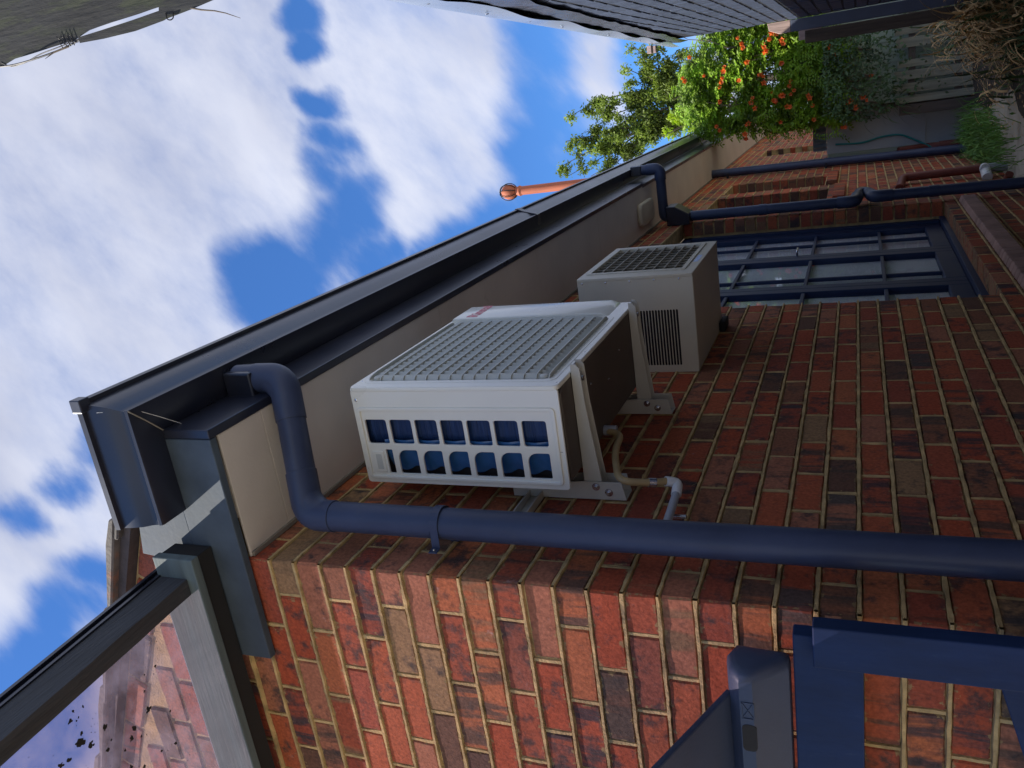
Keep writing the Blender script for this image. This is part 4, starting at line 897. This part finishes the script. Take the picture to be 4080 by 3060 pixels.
# ------------------------------------------------------------------ small pipes low on the house wall
rp = thing('drain_pipe', 'red-brown drain pipe bent onto the bricks beyond the rainhead pipe', 'drain pipe', (.06, 6.7, GZ))
m = MB(); m.tube(rounded([(.004, 6.38, -1.885), (.06, 6.62, -1.92), (.075, 6.60, -2.56)], .06, 5), .036, 16); m.build('pipe', M['pipe_red'], rp, smooth=True)
m = MB(); m.tube([(.075, 6.60, -2.56), (.075, 6.60, GZ)], .038, 16); m.build('lower_pipe', M['pvc_grey'], rp, smooth=True)
m = MB(); m.tube([(.085, 6.595, -2.55), (.02, 6.42, -2.555)], .040, 16); m.tube([(.085, 6.56, -2.545), (.085, 6.51, -2.545)], .036, 16); m.build('pvc_tee', M['pvc'], rp, smooth=True)
m = MB(); m.tube([(.005, 5.98, -2.62), (.10, 5.90, -2.64)], .030, 14); tag(m.build('drain_stub', M['pipe_red'], None, smooth=True), 'short terracotta coloured drain stub near the ground by the door', 'pipe')
m = MB(); m.tube(rounded([(.06, 9.0, -1.98), (.06, 9.15, -2.30), (.06, 9.1, -2.42)], .05, 4), .045, 14); m.tube([(.06, 9.1, -2.40), (.06, 9.1, GZ)], .055, 14); tag(m.build('drain_pipe', M['pipe_red'], None, smooth=True), 'red-brown drain pipe behind the farthest downpipe', 'drain pipe')
m = MB(); m.tube(rounded([(.012, 6.02, -1.30), (.012, 6.05, -1.45), (.012, 6.02, -1.60), (.012, 5.92, -2.0)], .04, 4), .006, 8); tag(m.build('cable', M['wire'], None, smooth=True), 'thin dark cable running down the bricks below the far windows', 'cable')

# ------------------------------------------------------------------ mossy post at the right edge, overhead
po = thing('timber_post', 'dark mossy timber post with a loose batten and tangled wire', 'post', (1.48, 0, -.6))
m = MB(); N = 40; vs = []; pz_ = [-.6, -.11, .130, .145, .22, .38, .44, 1.1]; pe_ = [1.436, 1.434, 1.421, 1.411, 1.407, 1.400, 1.388, 1.36]
for i in range(N + 1):
    z = -.6 + 1.7 * i / N; kk = max(q for q in range(7) if pz_[q] <= z + 1e-6); t = (z - pz_[kk]) / (pz_[kk + 1] - pz_[kk]); e = pe_[kk] + (pe_[kk + 1] - pe_[kk]) * t + .0015 * mnoise.noise(Vector((z * 9, 0, 0)))
    vs += [(e, .0, z), (1.62, .0, z), (1.62, .10, z), (e + .045, .10, z)]
m.add(vs, [(i * 4 + k, i * 4 + (k + 1) % 4, i * 4 + 4 + (k + 1) % 4, i * 4 + 4 + k) for i in range(N) for k in range(4)] + [(3, 2, 1, 0), tuple(range(4 * N, 4 * N + 4))]); m.build('post', M['timber_mossy'], po)
m = MB(); vs = []; zz = [-.55, -.33, -.26, -.20, -.12, -.112, -.026, .07, .148]; N = len(zz)
lo = [1.430, 1.425, 1.420, 1.413, 1.406, 1.404, 1.397, 1.397, 1.400]; hi = [1.450, 1.450, 1.450, 1.450, 1.450, 1.426, 1.4205, 1.416, 1.413]
for z, a, b in zip(zz, lo, hi): vs += [(a, -.003, z), (b, -.003, z), (b, .006, z), (a + .002, .006, z)]
m.add(vs, [(i * 4 + k, i * 4 + (k + 1) % 4, i * 4 + 4 + (k + 1) % 4, i * 4 + 4 + k) for i in range(N - 1) for k in range(4)] + [(3, 2, 1, 0), tuple(range(4 * N - 4, 4 * N))]); m.build('batten', M['timber_mossy'], po)
m = MB(); m.tube(rounded([(1.407, .0, .15), (1.396, .0, .22), (1.388, -.01, .30), (1.386, -.01, .36), (1.389, 0, .41), (1.392, 0, .45)], .03, 3), .0022, 6)
m.build('wire', M['wire'], po); m = MB(); m.tube(rounded([(1.41, .0, .15), (1.400, -.01, .22), (1.396, -.01, .28), (1.385, -.01, .33), (1.384, 0, .40), (1.40, 0, .43)], .03, 3), .0014, 6)
m.build('wire', M['wire'], po)
for z in (.165, .178, .19, .205): m = MB(); m.tube([(1.398, -.004, z), (1.425, -.006, z + .008), (1.405, .012, z + .004)], .0012, 5); m.build('wire', M['wire'], po)
m = MB(); m.tube([(1.400, 0, .19), (1.392, -.01, .235), (1.381, -.02, .255)], [.003, .002, .0004], 5)
m.build('thorn', M['bark'], po); m = MB(); m.tube(rounded([(1.418, -.003, -.13), (1.404, -.01, -.135), (1.400, -.01, -.145), (1.404, -.01, -.155), (1.415, -.003, -.15)], .006, 4), .0014, 6)
m.build('wire', M['wire'], po)
m = MB(); m.tube(rounded([(1.418, 0, -.20), (1.400, -.01, -.27), (1.385, -.015, -.315), (1.368, -.015, -.345)], .03, 4), [.0018] * 11 + [.0004], 5) if False else m.tube([(1.418, 0, -.195), (1.406, -.008, -.235), (1.398, -.01, -.27), (1.388, -.012, -.30), (1.372, -.012, -.335)], [.0022, .0019, .0016, .0012, .0005], 6)
m.build('twig', M['bark'], po, smooth=True)

# ------------------------------------------------------------------ planting
def leaf(mb, c, L, wd, d, nrm, curl=.15):
    d = d.normalized(); s_ = d.cross(nrm)
    if s_.length < 1e-4: s_ = d.cross(Vector((1, 0, .3)))
    s_.normalize(); n_ = s_.cross(d)
    mb.add([c, c + d * L * .45 + s_ * wd * .5 - n_ * L * curl * .2, c + d * L - n_ * L * curl, c + d * L * .45 - s_ * wd * .5 - n_ * L * curl * .2], [(0, 1, 2), (0, 2, 3)])
def rv(r=rnd):
    while True:
        v = Vector((r.uniform(-1, 1), r.uniform(-1, 1), r.uniform(-1, 1)))
        if .01 < v.length < 1: return v.normalized()
# trumpet vine
vn = thing('trumpet_vine', 'thick green trumpet vine covered in orange flowers over the end fence', 'vine', (1.1, 9.1, GZ))
def vin(x, z):          # inside the outline of the vine seen across the alley
    top = .50 - .75 * max(0, x - 1.12) if x > 1.12 else .50 - .25 * abs(x - 1.0)
    top = min(top, .46 - 1.1 * max(0, .72 - x))
    bot = -1.32 + .12 * math.sin(x * 9) + .25 * max(0, x - 1.3) - .35 * max(0, .8 - abs(x - .86) * 6) * .5
    return bot < z < top
lv = MB(); r = random.Random(3); cnt = 0
while cnt < 4300:                                           # pinnate sprays of leaflets
    x = r.uniform(.46, 1.80); z = r.uniform(-1.65, .75); 
    if not vin(x + r.gauss(0, .03), z + r.gauss(0, .05)): continue
    if mnoise.noise(Vector((x * 4.1, z * 4.1, 4))) < -.36 + .25 * max(0, z - .0) - .2 * (x > 1.2): continue
    y = 8.85 + r.random() ** 1.5 * .55; st = Vector((x, y, z)); ax = (Vector((r.uniform(-.9, .9), -r.uniform(.1, 1), r.uniform(-1.1, .2)))).normalized(); L = r.uniform(.09, .17); cnt += 1
    up = rv(r); sd_ = ax.cross(Vector((0, -.5, 1)) + up * .5).normalized()
    for k in range(5):
        q = st + ax * (L * (k + .5) / 5) + Vector((0, 0, -.02 * k / 5))
        for sg in (-1, 1): leaf(lv, q, r.uniform(.038, .060), r.uniform(.019, .029), (sd_ * sg + ax * .7 + rv(r) * .25), Vector((0, -.6, 1)) + rv(r) * .5)
    leaf(lv, st + ax * L, .045, .02, ax, Vector((0, -.5, 1)))
for q in range(22):                                         # hanging runners over the gutter and fence
    x = r.uniform(.42, 1.5); z = -.9 if x > .7 else r.uniform(-.9, .1); p0 = Vector((x, 8.8, z)); d = Vector((r.uniform(-.5, .2), -.1, -1)).normalized(); L = r.uniform(.2, .75)
    for k in range(int(L / .03)):
        q_ = p0 + d * (k * .03) + Vector((.04 * math.sin(k * .4), 0, 0))
        for sg in (-1, 1): leaf(lv, q_, .045, .02, Vector((sg, -.2, -.5)) + rv(r) * .4, Vector((0, -1, .6)))
lv.build('foliage', M['leaf_vine'], vn)
stm = MB()
for q in range(26):
    x = r.uniform(.6, 1.55); p = [Vector((x, 9.0, -1.9 + r.random()))]
    for k in range(6): p.append(p[-1] + Vector((r.uniform(-.12, .12), r.uniform(-.08, .05), r.uniform(.15, .35))))
    stm.tube(p, [.012 - .0015 * k for k in range(7)], 6)
stm.build('stems', M['bark'], vn, smooth=True)
FL = [(1.513,-.314),(1.439,-.342),(1.517,-.686),(1.448,-.634),(1.4,-.583),(1.338,-.594),(1.283,-.38),(1.231,-.137),(1.178,.106),(1.158,.347),(1.106,-.074),(1.035,-.06),(1.081,-.542),(.99,-.561),(.99,-.86),(.903,-.634),(.866,-.86),(.854,-.757),(.799,-.67),(.85,-.436),(.754,-.435),(.895,-.042),(1.26,-1.298),(1.207,-1.314),(1.403,.276),(.683,-1.092),(.523,-1.079),(.569,-.729),(.588,-.013),(.583,-.339),(.784,-1.038),(.93,-1.679),(.634,-1.45),(.615,-1.526),(.67,-1.635),(.689,-1.493),(.448,-.342),(.42,-1.40),(1.42,-.80),(1.10,-.30),(1.22,-.75),(.70,-.85)]
fm = []
for i in range(3):
    m = MB(); nn = 10; prof_ = [(.004, 0), (.009, .018), (.013, .036), (.026, .047)]; vs = []
    for rr, z in prof_:
        for k in range(nn): a = 6.283 * k / nn; q = rr * (1 + (.28 * math.cos(5 * a + i) if rr > .02 else 0)); vs.append((q * math.cos(a), q * math.sin(a), z))
    m.add(vs, [(s * nn + k, s * nn + (k + 1) % nn, (s + 1) * nn + (k + 1) % nn, (s + 1) * nn + k) for s in range(3) for k in range(nn)]); o = m.build('flower', M['flower'], vn, smooth=True); fm.append(o.data); bpy.data.objects.remove(o)
for x, z in FL:
    for j in range(r.choice((1, 1, 2, 2))):
        y = 8.80 + r.uniform(-.08, .02); dr = Vector((r.uniform(-.7, .7), -1, r.uniform(-.7, .3))); sc = r.uniform(.8, 1.25)
        mw = Matrix.Translation((x + r.gauss(0, .018) * (j > 0), y, z + r.gauss(0, .02) * (j > 0))) @ dr.to_track_quat('Z', 'Y').to_matrix().to_4x4() @ Matrix.Scale(sc, 4)
        o = bpy.data.objects.new('flower', fm[r.randrange(3)]); C.objects.link(o); o.parent = vn; o.matrix_parent_inverse = WORLD[vn.name].inverted(); o.matrix_basis = mw
# tree beyond
def tree(name, label, base, tips, leafmat, nleaf, spread, lsize, seed, trunk_top, tr):
    t = thing(name, label, 'tree', base); r = random.Random(seed); base = Vector(base); top = Vector(trunk_top)
    m = MB(); m.tube([base, base.lerp(top, .5) + Vector((.1, 0, 0)), top], [tr, tr * .8, tr * .55], 10); m.build('trunk', M['bark'], t, smooth=True)
    lm = MB(); lf = MB(); anchors = []
    for tp_, den in tips:
        tp_ = Vector(tp_); mid = top.lerp(tp_, .5) + rv(r) * .25; mid.z += .1; pts = [top.lerp(mid, .5 * 0)] + [top.lerp(mid, .5) + rv(r) * .08, mid, mid.lerp(tp_, .5) + rv(r) * .1, tp_]
        lm.tube(pts, [tr * .35, tr * .28, tr * .18, tr * .1, .006], 6)
        for k in range(9):
            u = .30 + .70 * r.random() ** .7; s_ = u * 4; i = min(3, int(s_)); p = pts[i].lerp(pts[i + 1], s_ - i); sp_ = spread * (1.15 - .75 * u)
            e = p + rv(r) * sp_ * r.uniform(.4, 1); lm.tube([p, p.lerp(e, .5) + rv(r) * .03, e], [.012, .008, .003], 5); anchors.append((p, e, den))
    tot = sum(a[2] for a in anchors)
    for p, e, den in anchors:
        for k in range(int(nleaf * den / tot)):
            u = r.random() ** .6; c = p.lerp(e, u) + rv(r) * r.random() * (.05 + spread * .16); leaf(lf, c, lsize * r.uniform(.6, 1.2), lsize * r.uniform(.4, .6), rv(r) + Vector((0, 0, -.3)), rv(r) + Vector((0, 0, 1)), .25)
    lm.build('branches', M['bark'], t, smooth=True); lf.build('crown', leafmat, t); return t
TP = [((-.10, 15, 4.15), 1.3), ((.40, 15, 3.95), 1.5), ((.85, 15, 3.85), 1.3), ((.15, 15, 3.3), 2.0), ((.95, 15, 3.25), 1.5), ((.6, 15, 3.3), 1.7), ((-.35, 15, 3.5), 1.9), ((-.30, 15, 4.0), .9), ((.3, 15, 3.6), 1.5), ((.0, 15, 2.7), 1.3), ((.45, 15.2, 2.8), 1.3), ((1.33, 15, 2.65), .7), ((1.05, 15, 2.5), 1.2), ((.7, 15, 2.4), 1.5), ((1.65, 15, 2.15), 1), ((1.3, 15, 1.9), 1.7), ((.9, 15, 1.9), 2), ((.45, 15, 2.1), 1.7), ((1.7, 15, 1.55), 1.3), ((.2, 15, 2.2), 1.2), ((1.2, 15, 1.3), 2.0), ((.7, 15, 1.5), 2), ((1.95, 15, 2.35), .7), ((1.65, 15, 2.65), .5), ((1.5, 15, 2.3), 1.2), ((1.0, 15, 2.9), .9), ((1.85, 15, 1.9), 1.2), ((1.45, 15, 1.3), 2), ((.5, 15, 1.7), 1.8), ((.1, 15, 3.0), 1)]
tree('garden_tree', 'tall loose-crowned tree with twisting sprays against the sky beyond the vine', (1.1, 15.6, GZ), TP, M['leaf_tree'], 46000, .52, .070, 7, (.95, 15.4, .9), .10)
TP2 = [((.35, 13, 1.55), 1), ((.6, 13, 1.35), 1), ((.15, 13, 1.2), 1), ((.45, 12.8, 1.0), 1), ((.8, 13, 1.1), 1), ((.3, 13, .8), 1), ((.9, 13, .7), 1), ((1.2, 13, 1.0), .8), ((1.5, 13, .7), 1), ((1.3, 13, .3), 1)]
tree('lime_shrub', 'small yellow-green tree low behind the far end of the gutter', (.7, 13.2, GZ), TP2, M['leaf_lime'], 5500, .26, .06, 9, (.65, 13.1, .2), .06)
TP3 = [((x, 20 + 1.5 * math.sin(x), z), 1) for x in (-1.5, -.7, .1, .9, 1.7, 2.5, 3.3) for z in (.2, -.8, -1.6)]
tree('back_hedge_tree', 'dense dark tree filling the gap low behind the vine', (1.0, 20.5, GZ), TP3, M['leaf_tree'], 9000, .7, .13, 12, (1, 20.3, -1.2), .12)
# grass tuft
gr = MB(); r = random.Random(21)
for i in range(1500):
    a = r.uniform(0, 6.28); c = Vector((.22 + r.gauss(0, .13), 7.9 + r.gauss(0, .75), GZ)); d = Vector((r.gauss(0, .35), r.gauss(0, .35), 1)).normalized(); L = r.uniform(.08, .30); s_ = Vector((math.cos(a), math.sin(a), 0)) * .004; m1 = c + d * L * .55; e = c + d * L + Vector((d.x, d.y, -.25)) * L * .35
    gr.add([c - s_, c + s_, m1 + s_ * .8, m1 - s_ * .8, e], [(0, 1, 2, 3), (3, 2, 4)])
for i in range(500):
    c = Vector((.2 + r.gauss(0, .12), 7.7 + r.gauss(0, .6), GZ + r.uniform(.02, .2))); leaf(gr, c, .05, .022, rv(r), Vector((0, 0, 1)))
tag(gr.build('weed_clump', M['grass'], None, kind='stuff'), 'green weeds growing between the path and the far downpipe', 'weeds')
# dry strap-leaved plant by the boundary wall
dpn = thing('strap_leaf_plant', 'half-dead strap-leaved plant with tan dry leaves at the foot of the boundary wall', 'plant', (1.25, 5.7, GZ))
dl = MB(); wl_ = MB(); r = random.Random(31)
def strap(mb, c, d, L, wd):
    s_ = d.cross(Vector((0, 0, 1))); s_ = s_.normalized() if s_.length > .01 else Vector((1, 0, 0)); vs = []; N = 6; p = Vector(c); v = Vector(d).normalized()
    for k in range(N + 1):
        w_ = wd * (1 - (k / N) ** 2) * .5 + .0006; vs += [p - s_ * w_, p + s_ * w_]; p = p + v * (L / N); v = (v + Vector((r.uniform(-.12, .12), r.uniform(-.12, .12), -.30))).normalized()
    mb.add(vs, [(k * 2, k * 2 + 1, k * 2 + 3, k * 2 + 2) for k in range(N)])
for (cx, cy, cz, n1, n2, q) in ((1.30, 5.6, GZ + .25, 260, 110, .12), (1.18, 6.2, GZ + .12, 220, 110, .15), (1.36, 6.6, GZ + .35, 150, 80, .13), (1.05, 5.5, GZ + .02, 90, 160, .14), (1.30, 4.7, GZ + .05, 60, 160, .16), (.85, 6.3, GZ, 20, 90, .12), (1.2, 7.5, GZ + .3, 50, 60, .15)):
    for i in range(n1): strap(dl, (cx + r.gauss(0, q), cy + r.gauss(0, q * 1.5), cz + r.uniform(-.15, .2)), Vector((r.gauss(-.25, .6), r.gauss(-.2, .6), r.uniform(.1, 1.1))), r.uniform(.15, .42), r.uniform(.008, .018))
    for i in range(n2): strap(wl_, (cx + r.gauss(0, q), cy + r.gauss(0, q * 1.5), cz + r.uniform(-.2, .1)), Vector((r.gauss(0, .6), r.gauss(0, .6), r.uniform(.3, 1.2))), r.uniform(.15, .40), r.uniform(.010, .02))
dl.build('dry_leaves', M['dry_leaf'], dpn, kind='stuff'); wl_.build('green_leaves', M['wet_leaf'], dpn, kind='stuff')
# creeper on the fence and screen
cr = MB(); r = random.Random(41)
for i in range(2000):
    x = r.uniform(.55, 1.5); z = -1.2 - abs(r.gauss(0, .42)); 
    if z < GZ + .1: continue
    c = Vector((x + .1 * math.sin(z * 5), 8.74 + r.uniform(-.05, .04), z)); leaf(cr, c, r.uniform(.03, .07), r.uniform(.015, .03), rv(r) + Vector((0, -.3, -.5)), Vector((0, -1, .4)) + rv(r) * .4)
for i in range(60): strap(cr, (r.uniform(.5, .8), 8.7, -1.9 + r.gauss(0, .12)), Vector((r.gauss(0, .6), -.5, r.uniform(-.2, .8))), r.uniform(.12, .3), .012)
tag(cr.build('creeper', M['wet_leaf'], None), 'dark leafy creeper hanging down over the grey palings', 'creeper')
# leaf litter
lt = MB(); r = random.Random(51)
for i in range(900):
    c = Vector((r.uniform(.35, 1.45), r.uniform(4.0, 8.6), GZ + .03 + r.random() * .04)); leaf(lt, c, r.uniform(.02, .06), r.uniform(.008, .02), Vector((r.uniform(-1, 1), r.uniform(-1, 1), r.uniform(-.1, .3))), Vector((0, 0, 1)))
tag(lt.build('leaf_litter', M['dry_leaf'], None, kind='stuff'), 'dry leaf litter scattered on the garden bed', 'leaf litter')
